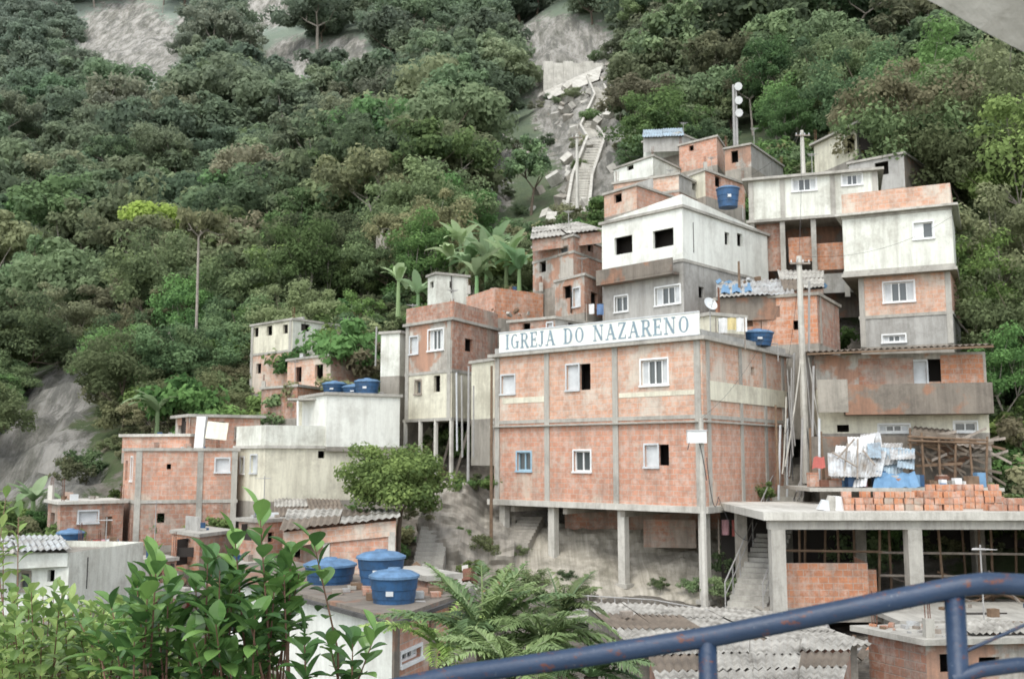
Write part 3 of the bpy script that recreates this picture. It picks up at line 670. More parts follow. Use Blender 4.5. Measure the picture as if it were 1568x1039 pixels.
g['balcony'].obox(V3(A+t*.1+n*.5,g.zf(420)+.12),V3(t,0)*((Cc-A).length-.3),V3(n,0)*.09,(0,0,.62),'plaster_dark')
g['gable'].face([V3(g.C,g.zt+.14),V3(g.R,g.zt+.14),V3(g.C,g.zt+.65)],'plaster_bright'); g['gable'].face([V3(g.C,g.zt+.14),V3(g.C,g.zt+.65),V3(g.A,g.zt+.14)],'plaster_bright')
g['gable'].face([V3(g.C,g.zt+.65),V3(g.R,g.zt+.14),V3(g.B,g.zt+.14),V3(g.A,g.zt+.14)],'asbestos')
g.done()
# --- tall house right
g=bld('tall_house',(1290,45),(1458,43),dep=6,secs=[(280,318,'brick_pale','brick_pale'),(318,408,'plaster_white','plaster_white')],found=None,slabs=[318,408],
 fw=[(1400,339,1428,366,'half')],ov=.0,done=False,sp=.22,top='flat',rebar=False)
g.ring(g.zf(316),.10,.28,'concrete_light','ledge'); g.ring(g.zb-.14,.14,.12,'concrete','ledge')
g.done()
g=bld('tall_house_lower_storey',(1316,45.2),(1458,43.4),dep=5.5,secs=[(412,478,'brick_pale','brick'),(478,525,'plaster_grey','plaster_grey')],fw=[(1354,430,1399,463,'win'),(1352,512,1386,524,'win')],cols=[1320,1454],top=None,fdepth=5)
# --- house on columns
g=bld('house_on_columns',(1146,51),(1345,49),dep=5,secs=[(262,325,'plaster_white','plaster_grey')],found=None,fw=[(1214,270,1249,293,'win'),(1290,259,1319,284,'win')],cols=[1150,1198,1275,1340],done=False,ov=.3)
A,Cc=g.A,g.C;t=(Cc-A).normalized(); n=Vector((t.y,-t.x))
g.ring(g.zb-.1,.14,.15,'concrete','base_slab')
for q in (.0,.25,.5,.75,1): o=A+t*((Cc-A).length-.25)*q; g['stilts'].obox(V3(o,g.zb-4.2),V3(t,0)*.25,V3(-n,0)*.25,(0,0,4.1),'concrete')
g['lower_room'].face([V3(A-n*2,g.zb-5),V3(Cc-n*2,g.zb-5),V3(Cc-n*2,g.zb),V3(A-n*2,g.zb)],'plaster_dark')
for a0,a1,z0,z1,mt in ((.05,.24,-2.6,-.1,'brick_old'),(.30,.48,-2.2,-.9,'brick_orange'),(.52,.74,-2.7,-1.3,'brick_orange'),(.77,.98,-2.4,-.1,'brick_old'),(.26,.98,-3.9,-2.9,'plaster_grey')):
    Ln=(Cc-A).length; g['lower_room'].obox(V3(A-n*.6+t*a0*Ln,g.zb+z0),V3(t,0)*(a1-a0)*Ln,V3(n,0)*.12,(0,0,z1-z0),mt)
g.done()
# --- orange house w tin roofs
bld('orange_brick_house',(1166,42.5),(1252,41.5),(1285,45),secs=[(452,525,'brick_orange','brick_old')],fw=[(1180,468,1194,486,'open'),(1215,490,1226,505,'open')],fdepth=4,scols=[1256],slab='concrete_dirty',rebar=False)
bld('brick_terrace_house',(1096,43),(1165,42.5),dep=4,secs=[(458,512,'brick_orange','brick_old')],fw=[(1112,470,1126,486,'open'),(1140,466,1152,500,'door')],fdepth=3,rebar=False)
shed('tin_roof_lean_to',[(1098,434,46),(1212,428,46),(1216,450,42),(1096,455,42.5)],'zinc','plaster_dark',1.0,.2)
shed('tin_roof_lean_to',[(1190,415,47),(1262,418,47),(1262,440,43),(1200,444,43)],'asbestos','brick_old',1.6,.2)
g=G('blue_tarpaulin')
corr(g['sheet'],W(1105,437,45),W(1150,434,45),W(1152,446,42.8),W(1104,449,42.9),'blue_tarp',.5,.05); g.done()
# --- brown house
g=bld('brown_house',(1250,39),(1512,37.5),dep=6,secs=[(538,592,'plaster_worn','plaster_worn'),(592,662,'plaster_cream','plaster_cream')],slabs=[],fw=[(1398,553,1418,588,'shut'),(1421,549,1446,584,'open'),(1346,650,1392,661,'win'),(1462,646,1495,660,'win'),(1282,650,1300,661,'open')],done=False,top=None,fdepth=4)
A,Cc=g.A,g.C;t=(Cc-A).normalized(); n=Vector((t.y,-t.x)); Ln=(Cc-A).length
g['brick_bays'].obox(V3(A+t*1.6+n*.004,g.zf(588)),V3(t,0)*2.0,V3(n,0)*.03,(0,0,g.zf(545)-g.zf(588)),'brick_old')
g['brick_bays'].obox(V3(A+t*(Ln-1.6)+n*.004,g.zf(588)),V3(t,0)*1.5,V3(n,0)*.03,(0,0,g.zf(542)-g.zf(588)),'brick_orange')
g['balcony'].obox(V3(A+t*1.0+n*.02,g.zf(634)),V3(t,0)*(Ln-1.0),V3(n,0)*.9,(0,0,.14),'plaster_dark'); g['balcony'].obox(V3(A+t*1.0+n*.82,g.zf(634)+.142),V3(t,0)*(Ln-1.0),V3(n,0)*.1,(0,0,1.0),'plaster_dark')
g['balcony'].obox(V3(A+n*.82,g.zf(630)),V3(t,0)*1.1,V3(n,0)*.12,(0,0,1.25),'concrete_dirty')
r0=V3(A-t*.35+n*1.0,g.zf(536)); r1=V3(Cc+t*.1+n*1.0,g.zf(531)); bk=V3(-n,0)*6+Vector((0,0,.6)); corr(g['roof'],r0,r1,r1+bk,r0+bk,'asbestos_brown',.22,.035)
g['roof'].obox(r0-Vector((0,0,.12)),r1-r0,V3(-n,0)*.08,(0,0,.07),'wood'); g.done()
# --- tin shack
g=G('tin_shack'); 
for i in range(17):
    x0=1262+random.uniform(0,118); y0=random.uniform(662,700); hgt=random.uniform(18,52); wd_=random.uniform(18,38); dd=37.2-(y0-662)*.045-random.uniform(0,.15); sk=random.uniform(-9,9)
    a=W(x0,y0,dd); b_=W(x0+wd_,y0+random.uniform(-5,5),dd); c=W(x0+wd_+sk,y0+hgt+random.uniform(-4,4),dd-random.uniform(.6,1.2)); d_=W(x0+sk,y0+hgt,dd-random.uniform(.6,1.2))
    corr(g['metal_sheets'],a,b_,c,d_,random.choice(['zinc_bright','zinc_bright','zinc','zinc_blue','cloth_white']),.12,.02)
for i in range(5):
    x=random.uniform(1265,1370); g['sheet_battens'].cyl(W(x,random.uniform(670,700),35.6),W(x+random.uniform(-30,40),random.uniform(700,735),34.9),.035,.03,'wood_grey',5)
corr(g['tarpaulin'],W(1340,728,35.2),W(1400,722,35.2),W(1408,746,34.7),W(1336,748,34.7),'blue_tarp',.4,.05)
corr(g['tarpaulin'],W(1246,700,35.6),W(1262,698,35.6),W(1264,715,35.1),W(1243,718,35.1),'cloth_red',.4,.05)
for px,pt_,pb in ((1242,655,740),(1262,660,745),(1395,655,742),(1415,662,740),(1440,668,742),(1462,676,744),(1490,680,745),(1510,668,744)):
    g['posts'].cyl(W(px,pb,36),W(px+random.uniform(-6,6),pt_,36),.05,.04,'wood',6)
for i in range(40):
    x=random.uniform(1398,1500); g['planks'].obox(W(x,random.uniform(662,722),36.2+(i%20)*.03),Vector((random.uniform(.2,1.6),random.uniform(-.4,.4),random.uniform(-.9,.6))),(0,.03,0),(0,0,.1),random.choice(['wood_grey','wood','wood_grey','asbestos_brown']))
for i in range(3): g['rafters'].cyl(W(1390,668+i*6,35.4+i*.5),W(1512,674+i*5,35.6+i*.4),.045,.04,'wood',6)
corr(g['old_roof'],W(1400,652,38.2),W(1460,655,38.2),W(1462,674,36),W(1395,668,36),'asbestos_brown',.2,.03); corr(g['old_roof'],W(1462,660,38),W(1514,668,38),W(1520,690,36),W(1460,680,36.1),'wood_grey',.25,.03)
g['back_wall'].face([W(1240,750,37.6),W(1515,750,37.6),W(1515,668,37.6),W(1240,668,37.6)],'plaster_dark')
g['floor'].obox(W(1240,752,34.6),(6.7,0,0),(0,3.2,0),(0,0,.12),'concrete'); 
for i in range(60): 
    p=W(random.uniform(1240,1500),745,random.uniform(34.9,36)); s=random.uniform(.12,.4); g['household_clutter'].obox(p,(s,.05,0),(-.05,s*.7,0),(0,.02,s*random.uniform(.5,1.6)),random.choice(['wood','blue_tarp','cloth_white','steel_rust','tank_blue','brick_old','wood_grey','zinc','cloth_pink']))
g.done()
# --- concrete frame building
g=G('concrete_frame_building'); x0=W(1172,800,30).x; x1=x0+11
zt=W(1172,783,30).z; zb=W(1172,938,30).z
g['roof_slab'].obox((x0-.1,29.8,zt-.24),(x1-x0,0,0),(0,7,0),(0,0,.24),'concrete_light'); g['beam'].obox((x0+.1,30,zt-.52),(x1-x0-.2,0,0),(0,.28,0),(0,0,.278),'concrete')
for k in range(4):
    cx=x0+.15+k*4.05; g['columns'].obox((cx,29.95,zb-1),(.42,0,0),(0,.4,0),(0,0,zt-.524-zb+1),'concrete'); g['columns'].obox((cx,34.5,zb-1),(.35,0,0),(0,.35,0),(0,0,zt-.25-zb+1),'concrete_dirty')
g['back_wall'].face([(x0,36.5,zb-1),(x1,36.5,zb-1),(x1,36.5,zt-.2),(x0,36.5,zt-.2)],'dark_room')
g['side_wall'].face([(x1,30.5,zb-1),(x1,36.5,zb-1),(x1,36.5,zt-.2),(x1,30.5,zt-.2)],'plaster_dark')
g['floor_slab'].obox((x0-.1,29.75,zb-.22),(x1-x0,0,0),(0,6.7,0),(0,0,.24),'concrete_dirty')
wall(g,Vector((x0+.75,30.9)),Vector((x0+3.3,30.9)),zb+.02,zb+1.35,'brick_orange'); wall(g,Vector((x0+3.3,30.9)),Vector((x0+3.6,33)),zb+.02,zb+1.35,'brick_orange')
g['stacked_brick_wall'].obox((x0+2.4,31.3,zb),(1.3,0,0),(0,.3,0),(0,0,1.1),'brick_orange')
for px in (1225,1232,1262,1286,1310,1345,1365,1445,1480,1500,1520,1556): p=W(px,900,random.uniform(31.5,35)); g['props'].cyl((p.x,p.y,zb),(p.x+random.uniform(-.15,.15),p.y,zt-.24),.045,.04,'wood',6)
for z in (.9,1.6): g['props'].cyl((x0+3.9,31.6,zb+z),(x1,31.8,zb+z-.1),.04,.04,'wood_grey',6)
g['props'].cyl((x0+.6,31.2,zb+1.7),(x0+3.9,31.3,zb+1.65),.04,.04,'wood',6)
for i in range(14): g['timber'].cyl((x0+4.5+random.uniform(0,5),31+random.random()*3,zb+.05),(x0+4.5+random.uniform(0,5),31+random.random()*3,zb+random.uniform(.1,1.0)),.04,.04,random.choice(['wood','wood_grey']),5)
def pile(g,part,x,y,z,nx,ny,nz,mat='brick_orange'):
    for i in range(nx):
        for j in range(ny):
            for k in range(nz):
                if k==nz-1 and random.random()<.4: continue
                a=random.uniform(-.04,.04)
                g[part].obox((x+i*.3+random.uniform(-.03,.03),y+j*.2,z+k*.19),(.27,a,0),(-a,.17,0),(0,0,.185),random.choice([mat,mat,'brick_old','brick']))
pile(g,'brick_pile',x0+2.6,30.6,zt+.002,12,2,3,'brick_orange'); pile(g,'brick_pile',x0+5.2,31.6,zt+.002,9,2,4); pile(g,'brick_pile',x0+6.8,30.3,zt+.002,5,2,2)
for px,mt in ((1280,'cloth_white'),(1262,'grey_white'),(1272,'concrete')): p=W(px,770,30.8); g['sacks'].cyl((p.x,p.y,zt),(p.x+.05,p.y,zt+random.uniform(.3,.5)),.25,.13,mt,9)
g.done()
# --- left cluster
bld('far_pink_house',(384,62),(447,59),(545,63),secs=[(490,536,'plaster_cream','plaster_white'),(536,598,'brick_pale','brick_pale')],fw=[(408,498,417,514,'open'),(433,496,441,511,'open'),(388,501,396,516,'open'),(392,556,400,572,'open'),(423,552,434,568,'wood')],sw=[(461,497,475,506,'open'),(500,500,510,510,'open')],fdepth=4,cols=[386,444])
bld('brick_hillside_house',(440,57),(506,54),(592,57),secs=[(545,590,'brick_pale','brick_old')],fw=[(451,561,462,585,'open'),(482,557,495,580,'open')],sw=[(530,556,540,566,'open'),(560,560,572,572,'open')],fdepth=5)
bld('brick_hillside_house',(466,60),(528,58),(590,61),secs=[(518,550,'plaster_white','brick_old')],fw=[(478,528,490,540,'open')],sw=[(545,524,562,545,'open')],fdepth=3)
bld('brick_shed',(400,53),(455,51),(500,54),secs=[(592,640,'brick_old','brick_orange')],fw=[(415,603,430,622,'open')],fdepth=3)
g=bld('grey_white_house',(360,44.5),(405,42.5),(614,46),secs=[(686,768,'plaster_cream','plaster_cream')],fw=[(368,700,374,724,'win'),(384,697,394,723,'shut')],sw=[(487,690,498,701,'open')],slab='concrete_light',done=False,ov=.1,fdepth=1.5,rebar=False)
for P,Q in ((g.A,g.C),(g.C,g.R)):
    tt=(Q-P).normalized(); nn=Vector((tt.y,-tt.x)); g['parapet'].obox(V3(P,g.zt+.135),V3(tt,0)*(Q-P).length*(1 if P is g.A else .5),-V3(nn,0)*.12,(0,0,.85),'plaster_white')
g.done()
bld('white_upper_room',(500,43.8),(612,45.6),dep=3.5,secs=[(608,684,'plaster_bright','plaster_white')],fdepth=.2,ov=.1,rebar=False)
g=G('roof_canopy')
g['roof'].obox(W(452,615,46.5),(2.0,.1,0),(0,-1.6,0),(0,0,.08),'concrete')
for px in (456,492): g['posts'].cyl(W(px,652,45),W(px,613,45),.05,.05,'white_paint',6)
g['wall'].face([W(455,655,46.6),W(500,655,46.6),W(500,615,46.6),W(455,615,46.6)],'plaster_cream'); g.done()
bld('left_brick_house',(187,45),(206,42.5),(362,43.5),secs=[(690,768,'brick','brick'),(768,835,'brick_old','brick_old')],fw=[(191,705,196,735,'open'),(200,700,204,735,'win')],sw=[(330,702,351,722,'shut'),(255,710,262,718,'open'),(240,785,252,800,'open')],scols=[210,305,358],ov=.08,fdepth=2)
bld('left_brick_annex',(187,46.2),(290,45.2),dep=4,secs=[(668,692,'brick','brick')],fdepth=.5,ov=.12,slab='concrete_light')
g=bld('left_brick_upper_house',(268,47.5),(292,45.5),(398,47),secs=[(638,692,'plaster_worn','brick')],sw=[(300,645,345,672,'open'),(360,655,372,672,'wood')],fw=[(272,650,282,668,'open')],ov=.2,fdepth=2,done=False,rebar=False)
g['awning'].obox(W(318,645,44.6),W(350,648,44.6)-W(318,645,44.6),Vector((0,-.3,-.75)),(0,.05,.02),'plaster_cream'); g['stair_pillar'].obox(W(296,692,44.8),(.4,0,0),(0,.3,0),(.1,0,1.6),'white_paint'); g.done()
bld('low_brick_house',(72,43.5),(92,41.5),(188,43),secs=[(772,838,'brick_old','brick_old')],fw=[(76,785,84,815,'open')],sw=[(120,782,150,800,'shut'),(160,790,172,820,'door')],slab='concrete_light',ov=.15,fdepth=3)
bld('corner_white_house',(-80,31.2),(104,30.4),dep=4,secs=[(846,945,'plaster_bright','plaster_white')],fw=[(28,876,46,902,'wood'),(72,872,84,890,'open')],top='flat',fdepth=3,rebar=False)
shed('tin_roof_shed',[(-60,826,35),(92,824,35.5),(110,842,30.2),(-60,850,29.8)],'zinc_bright','plaster_bright',.4)
for a in [('small_brick_house',(262,39),(305,37),(355,39),[(822,880,'brick_orange','brick_old')]),('small_brick_house',(118,39),(150,37.5),(200,39),[(842,890,'brick_old','brick_old')]),
          ('small_brick_house',(200,37),(228,36),(268,37),[(862,920,'plaster_grey','brick_old')]),('small_brick_house',(365,38),(400,37),(440,38),[(800,850,'brick_old','brick')]),
          ('small_brick_house',(120,35),(155,34),(195,35),[(895,950,'plaster_worn','brick_orange')]),('small_brick_house',(330,35.5),(372,34.5),(425,36),[(868,930,'brick_orange','plaster_worn')]) ]:
    n_,L,Cq,R,sc=a; py=sc[0][0]; bld(n_,L,Cq,R,secs=sc,sw=[(Cq[0]+10,py+14,Cq[0]+20,py+30,'open')],fw=[(L[0]+10,py+15,L[0]+20,py+32,'open')],fdepth=4)
bld('brick_house_flat_roof',(432,37),(495,34.5),(606,34),secs=[(812,895,'brick_old','brick')],fw=[(445,830,460,852,'open')],scols=[500,600],slab='concrete_light',ov=.05,top=None,fdepth=3)
shed('concrete_sheet_roof',[(440,782,39),(612,783,38.5),(612,793,33.8),(428,812,34.5)],'asbestos','brick_pale',.5,.25)
shed('tin_roof_shed',[(420,765,43),(520,768,42),(530,785,40),(420,790,40)],'asbestos','brick_old',1.5)
g=bld('white_house_with_tanks',(330,27),(600,19.5),(695,22.5),secs=[(953,1100,'plaster_bright','brick')],sw=[(613,988,644,1018,'win')],slab='plaster_dark',ov=.12,fdepth=2,done=False,scols=[604,660,690],rebar=False)
g.ring(g.zf(955),.08,.22,'black_tar','tar_edge')
for i in range(26): q=g.A.lerp(g.C,random.uniform(.35,.97))+(g.R-g.C)*random.uniform(.1,.9); k=random.uniform(.08,.3); g['roof_clutter'].obox((q.x,q.y,g.zt+.14),(k,.05,0),(-.05,k,0),(0,0,k*.5),random.choice(['concrete','wood','brick_old','zinc','wood_grey']))
g.done()
tank(603,928,21.3,.50,.60); tank(583,893,23.5,.54,.58); tank(505,898,24.5,.60,.5)
tank(512,604,50,.6,.5); tank(543,606,49,.6,.4); tank(562,604,48,.6,.6)
tank(1160,530,39.5,.62,.5); tank(1115,318,48,.55,.9,'tank_lid'); tank(107,836,40,.5,.5)
bld('brick_room_on_roof',(655,24.5),(700,25),dep=2,secs=[(885,960,'brick_old','brick')],fdepth=1,rebar=False)
# --- upper houses
def ub(name,L,Cq,R,secs,fw=(),sw=(),**k): bld(name,L,Cq,R,secs=secs,fw=fw,sw=sw,fdepth=k.pop('fd',4),**k)
ub('hilltop_white_house',(940,66),(1000,63),(1042,66),[(240,268,'plaster_bright','plaster_white')],fw=[(960,248,970,262,'open')])
ub('hilltop_white_house',(985,69),(1040,67),None,[(205,236,'plaster_white','plaster_grey')],fw=[(992,205,1005,220,'blue'),(1015,212,1024,230,'open')])
ub('hilltop_brick_house',(1040,66),(1098,64),(1112,67),[(210,252,'brick','brick_pale')],fw=[(1055,222,1062,232,'open')])
ub('hilltop_grey_house',(1110,63),(1150,62),None,[(222,255,'plaster_worn','plaster_grey')],fw=[(1120,230,1130,250,'open')])
ub('hilltop_yellow_window_house',(1246,62),(1312,58),(1352,61),[(192,240,'plaster_cream','plaster_grey')],fw=[(1262,200,1285,216,'open'),(1295,204,1308,236,'open')],sw=[(1320,206,1340,232,'yellow')],ov=.3)
ub('hilltop_grey_house',(1300,56),(1385,54),None,[(236,285,'plaster_grey','plaster_dark')],fw=[(1340,246,1360,270,'open')])
ub('terrace_house',(940,57),(1040,55),(1110,60),[(268,292,'brick_pale','plaster_grey'),(292,330,'brick_old','brick_old')],fw=[(950,300,962,322,'open'),(1000,300,1014,318,'open')],sw=[(1060,275,1068,290,'open')])
ub('terrace_house',(925,54),(975,52),(1040,55),[(285,320,'brick_pale','brick')],fw=[(940,295,952,312,'open')])
ub('terrace_house',(1040,58),(1080,56),(1140,59),[(262,300,'plaster_cream','brick')],fw=[(1050,272,1060,290,'open')],sw=[(1095,270,1104,285,'open')])
ub('old_brick_house',(816,53),(878,50),(926,53),[(362,385,'brick_old','brick_old'),(385,432,'plaster_worn','brick')],fw=[(830,366,846,380,'open'),(856,376,870,398,'wood'),(826,398,836,418,'open')],sw=[(900,372,908,384,'open')])
ub('old_brick_house',(850,50),(895,48),(932,51),[(422,478,'plaster_worn','brick_old')],fw=[(862,436,874,458,'open'),(878,440,888,470,'shut')],sw=[(905,450,915,470,'open')])
ub('low_brick_house',(714,53),(758,50),(832,52),[(440,486,'brick','brick_orange')],top='flat')
ub('low_brick_house',(780,47.5),(850,46),(905,48),[(488,520,'brick_old','plaster_grey')],fw=[(800,494,812,512,'open'),(838,494,846,512,'shut')],sw=[(870,495,880,510,'open')])
ub('small_white_house',(655,56),(668,55),None,[(420,465,'plaster_white','plaster_white')],dep=2,fw=[(658,430,664,442,'open')],rebar=False)
ub('small_grey_house',(576,76),(640,75),None,[(345,370,'concrete_dirty','concrete')],dep=4,fd=2,rebar=False,fw=[(586,350,594,362,'open'),(615,352,625,366,'open')])
ub('terrace_room',(1088,37.6),(1140,38.5),None,[(488,512,'plaster_cream','plaster_cream')],dep=1.5,fd=.3,fw=[(1100,492,1110,508,'open')],rebar=False)
random.seed(21)
shed('tin_roof_lean_to',[(985,200,70),(1045,198,70),(1048,208,66),(983,210,66)],'zinc_blue','plaster_grey',1)
shed('tin_roof_lean_to',[(815,350,55),(885,342,55),(925,352,50),(812,366,51)],'asbestos','brick_old',.6)
shed('corrugated_roof_shed',[(890,925,30),(1200,943,30),(1328,985,24),(965,990,23)],'asbestos','concrete_dirty',2)
shed('corrugated_roof_shed',[(985,985,23),(1310,985,23),(1290,1050,19),(1010,1062,18)],'asbestos','brick_old',2)
g=bld('low_house_bottom_right',(1332,24.5),(1420,23),(1700,23.5),secs=[(985,1100,'brick_old','plaster_worn')],sw=[(1440,1000,1470,1030,'open'),(1500,1005,1530,1030,'open')],slab='concrete',fdepth=2,ov=.25,done=False)
for i in range(60): q=g.A.lerp(g.C,random.uniform(.0,1))+(g.R-g.C)*random.uniform(.0,.9); k=random.uniform(.05,.28); an=random.uniform(0,3); g['roof_debris'].obox((q.x,q.y,g.zt+.134),(k*math.cos(an),k*math.sin(an),0),(-k*math.sin(an)*.5,k*math.cos(an)*.5,0),(0,0,k*.4),random.choice(['concrete','wood','brick_old','zinc','wood_grey','brick_orange']))
corr(g['roof_sheets'],V3(g.A.lerp(g.R,.35),g.zt+.35),V3(g.A.lerp(g.R,.7),g.zt+.35),V3(g.C.lerp(g.R,.62),g.zt+.2),V3(g.C.lerp(g.R,.25),g.zt+.2),'asbestos',.18,.03)
g.done()
bld('low_house_bottom_right',(1390,28),(1700,28),dep=3,secs=[(955,1010,'plaster_worn','plaster_grey')],fw=[(1500,962,1540,985,'open'),(1440,965,1470,1000,'door')],fdepth=2,slab='concrete',ov=.3)
g=G('concrete_drainage_channel')
def gz(px,d,dz=.4): x=(px-784)/F*d; return Vector((x,d,H(x,d)+dz))
wz=max(gz(p,157,0).z for p in (835,880,925))
for i in range(6):
    a=gz(834+i*16,157,0); g['dam_wall'].obox((a.x,a.y,wz-4),(1.62,0,0),(0,.9,0),(.0,.1,5.4-.3*(i%2)),'concrete_light')
pa,pb=gz(835,156,.8),gz(928,156,.8); pc,pd=gz(922,147,.7),gz(842,147,.7)
g['apron'].face([pd,pc,pb,pa],'concrete_light')
for (p0,d0,p1,d1) in ((912,152,925,136),(925,136,903,122),(903,122,915,110),(915,110,892,98),(892,98,884,86),(884,86,893,76)):
    a,b_=gz(p0,d0),gz(p1,d1)
    for dx in (-1.0,1.0): g['channel'].obox(a+Vector((dx,0,-.8)),b_-a,(.28,0,0),(0,0,1.6),'concrete_light')
    g['channel'].obox(a+Vector((-.72,0,-.6)),b_-a,(1.7,0,0),(0,0,.6),'concrete')
    for k in range(14): q=a.lerp(b_,k/14)+Vector((-.65,0,.05)); g['channel_steps'].obox(q,(1.55,0,0),(0,.3,0),(0,0,.2),'concrete_light')
for i in range(110):
    px=random.gauss(880,36); d_=random.uniform(80,165); q=gz(px,d_,0); k=random.uniform(.4,1.6); r=Vector(rdir())*k; r2=Vector(rdir()); b2=r.cross(r2).normalized()*k*.8; c2=r.cross(b2).normalized()*k*.6
    g['boulders'].obox(q,r,b2,c2,random.choice(['concrete','concrete_dirty','concrete_light']))
g.done()
# --- stairs
def stairs(name,p0,p1,n,w,mat='concrete',rail=True,side=1):
    g=G(name); a=W(*p0); b_=W(*p1); dv=(b_-a); hz=Vector((dv.x,dv.y,0)); dirn=hz.normalized(); sd=Vector((dirn.y,-dirn.x,0))
    st=hz/n; rise=dv.z/n
    for i in range(n): g['steps'].obox(a+st*i-sd*w/2+Vector((0,0,rise*i-1.2)),st*1.0,sd*w,(0,0,1.2+rise),mat)
    for s_ in ((-1,1) if rail else ()):
        off=sd*(w/2*s_*.95); g['handrail'].cyl(a+off+Vector((0,0,.9)),b_+off+Vector((0,0,.9)),.025,.025,'pipe_grey',6); g['handrail'].cyl(a+off+Vector((0,0,.5)),b_+off+Vector((0,0,.5)),.018,.018,'pipe_grey',6)
        for k in range(0,n+1,3): q=a.lerp(b_,k/n)+off; g['handrail'].cyl(q,q+Vector((0,0,.9)),.022,.022,'pipe_grey',6)
    g.done()
stairs('concrete_stairs',(1140,938,31),(1208,760,40),24,1.2,'concrete')
stairs('concrete_stairs',(655,870,37),(675,760,42.5),18,1.1,'concrete',False)
stairs('concrete_stairs',(1210,755,40),(1225,700,44),10,1.0,'concrete_dirty',False)
stairs('concrete_stairs',(790,835,39.8),(815,790,42),9,1.0,'concrete_dirty',False)
g=G('path_railing')
for z in (0,.45):
    g['rails'].path([W(880,908,33)+Vector((0,0,z-.5)),W(1000,915,32)+Vector((0,0,z-.5)),W(1110,935,31)+Vector((0,0,z-.5))],.022,'pipe_grey',6)
for q in range(12): p=W(880+q*20.5,908+q*2.2,33-q*.17); g['posts'].cyl(p-Vector((0,0,.8)),p,.02,.02,'pipe_grey',5)
g.done()
g=G('footpath'); g['slab'].obox(W(860,940,33.5),W(1115,950,31.5)-W(860,940,33.5),(0,-1.5,0),(0,0,.1),'concrete'); g.done()
# --- poles and wires
def pole(name,px,pyt,pyb,d,r=.12,mat='concrete_light',arms=True):
    g=G(name); a=W(px,pyb,d); b_=W(px,pyt,d); b_.x=a.x; g['post'].cyl(a-Vector((0,0,1)),b_,r*1.25,r*.8,mat,8)
    if arms:
        g['crossarm'].obox(b_+Vector((-.4,-.15,-.35)),(.8,0,0),(0,.08,0),(0,0,.07),'wood_grey')
        for q in (-.35,-.12,.12,.35): g['insulators'].cyl(b_+Vector((q,-.11,-.27)),b_+Vector((q,-.11,-.17)),.03,.022,'grey_white',6)
    g.done(); return b_
tops=[pole('utility_pole',1080,640,945,31.5,.10,arms=False),pole('utility_pole',1234,392,700,39,.13),pole('utility_pole',1230,200,262,54,.12,'concrete_light'),pole('utility_pole',884,205,300,75,.12),
 pole('street_lamp_post',1125,130,215,68,.1,'pipe_grey',False),pole('utility_pole',752,560,860,39.6,.06,'wood',False),pole('utility_pole',717,560,700,42,.05,'pipe_grey',False),
 pole('utility_pole',1190,620,700,37,.05,'wood',False),pole('utility_pole',1133,400,470,44,.06,'wood',False)]
g=G('floodlight_mast'); p=W(1128,175,67)
g['mast'].cyl(p-Vector((0,0,3)),p+Vector((0,0,2)),.08,.06,'pipe_grey',6)
for z in (0,.9,1.9): g['lamps'].cyl(p+Vector((.1,-.3,z)),p+Vector((.1,0,z+.1)),.28,.18,'white_paint',10)
g.done()
g=G('meter_box'); p=W(1053,678,31.2); g['box'].obox(p,(.6,0,0),(0,.2,0),(0,0,.38),'white_paint'); g['lid'].obox(p+Vector((-.02,-.03,.38)),(.64,0,0),(0,.25,0),(0,0,.03),'grey_white'); g.done()
wg=G('power_lines')
def cable(a,b_,sag=.5,r=.008,n=10,mat='cable'):
    a,b_=Vector(a),Vector(b_); pts=[a.lerp(b_,i/n)-Vector((0,0,sag*4*(i/n)*(1-i/n))) for i in range(n+1)]; wg['wires'].path(pts,r,mat,4)
T0,T1,T2,T3=tops[0],tops[1],tops[2],tops[3]
cable(T0,T1,.9,.006); cable(T1,T2,.6)
cable(W(1053,688,31.2),W(1082,735,31.3),-.9,.014); cable(W(1082,700,31.3),W(1100,760,32),.8,.012); cable(W(1100,760,32),W(1160,820,33),.6,.01)
cable(T1,W(1460,330,43),.6,.006); cable(T1-Vector((0,0,.5)),W(1205,560,41),.3); cable(T2,W(1146,270,51),.3); cable(T3,W(1000,240,63),.6)
cable(W(757,640,41),W(752,700,39.6),.2)
for i in range(12):
    x=random.uniform(1200,1248); cable(W(x,random.uniform(520,640),39),W(x+random.uniform(-30,30),random.uniform(620,760),38.5),random.uniform(-.3,.4),random.choice([.012,.02,.03]),7,random.choice(['cable','pipe_grey','concrete_light']))
wg.done()
pg=G('drain_pipes')
for px,y0,y1,d in ((1238,430,700,39.5),(1243,560,740,38),(1213,540,700,39.8),(1205,640,760,40),(1192,650,765,38.6),(700,570,690,44.5),(708,575,700,44.3),(725,590,700,43.4),(575,500,560,50),(1102,440,500,42.2),(1226,640,760,38),(1255,640,745,36)):
    a=W(px,y1,d); b_=W(px+random.uniform(-3,3),y0,d); pg['pipes'].cyl(a,b_,.045,.045,random.choice(['pipe_grey','grey_white','steel_rust']),6)
pg.done()
dish(1087,466,36.4,.27)
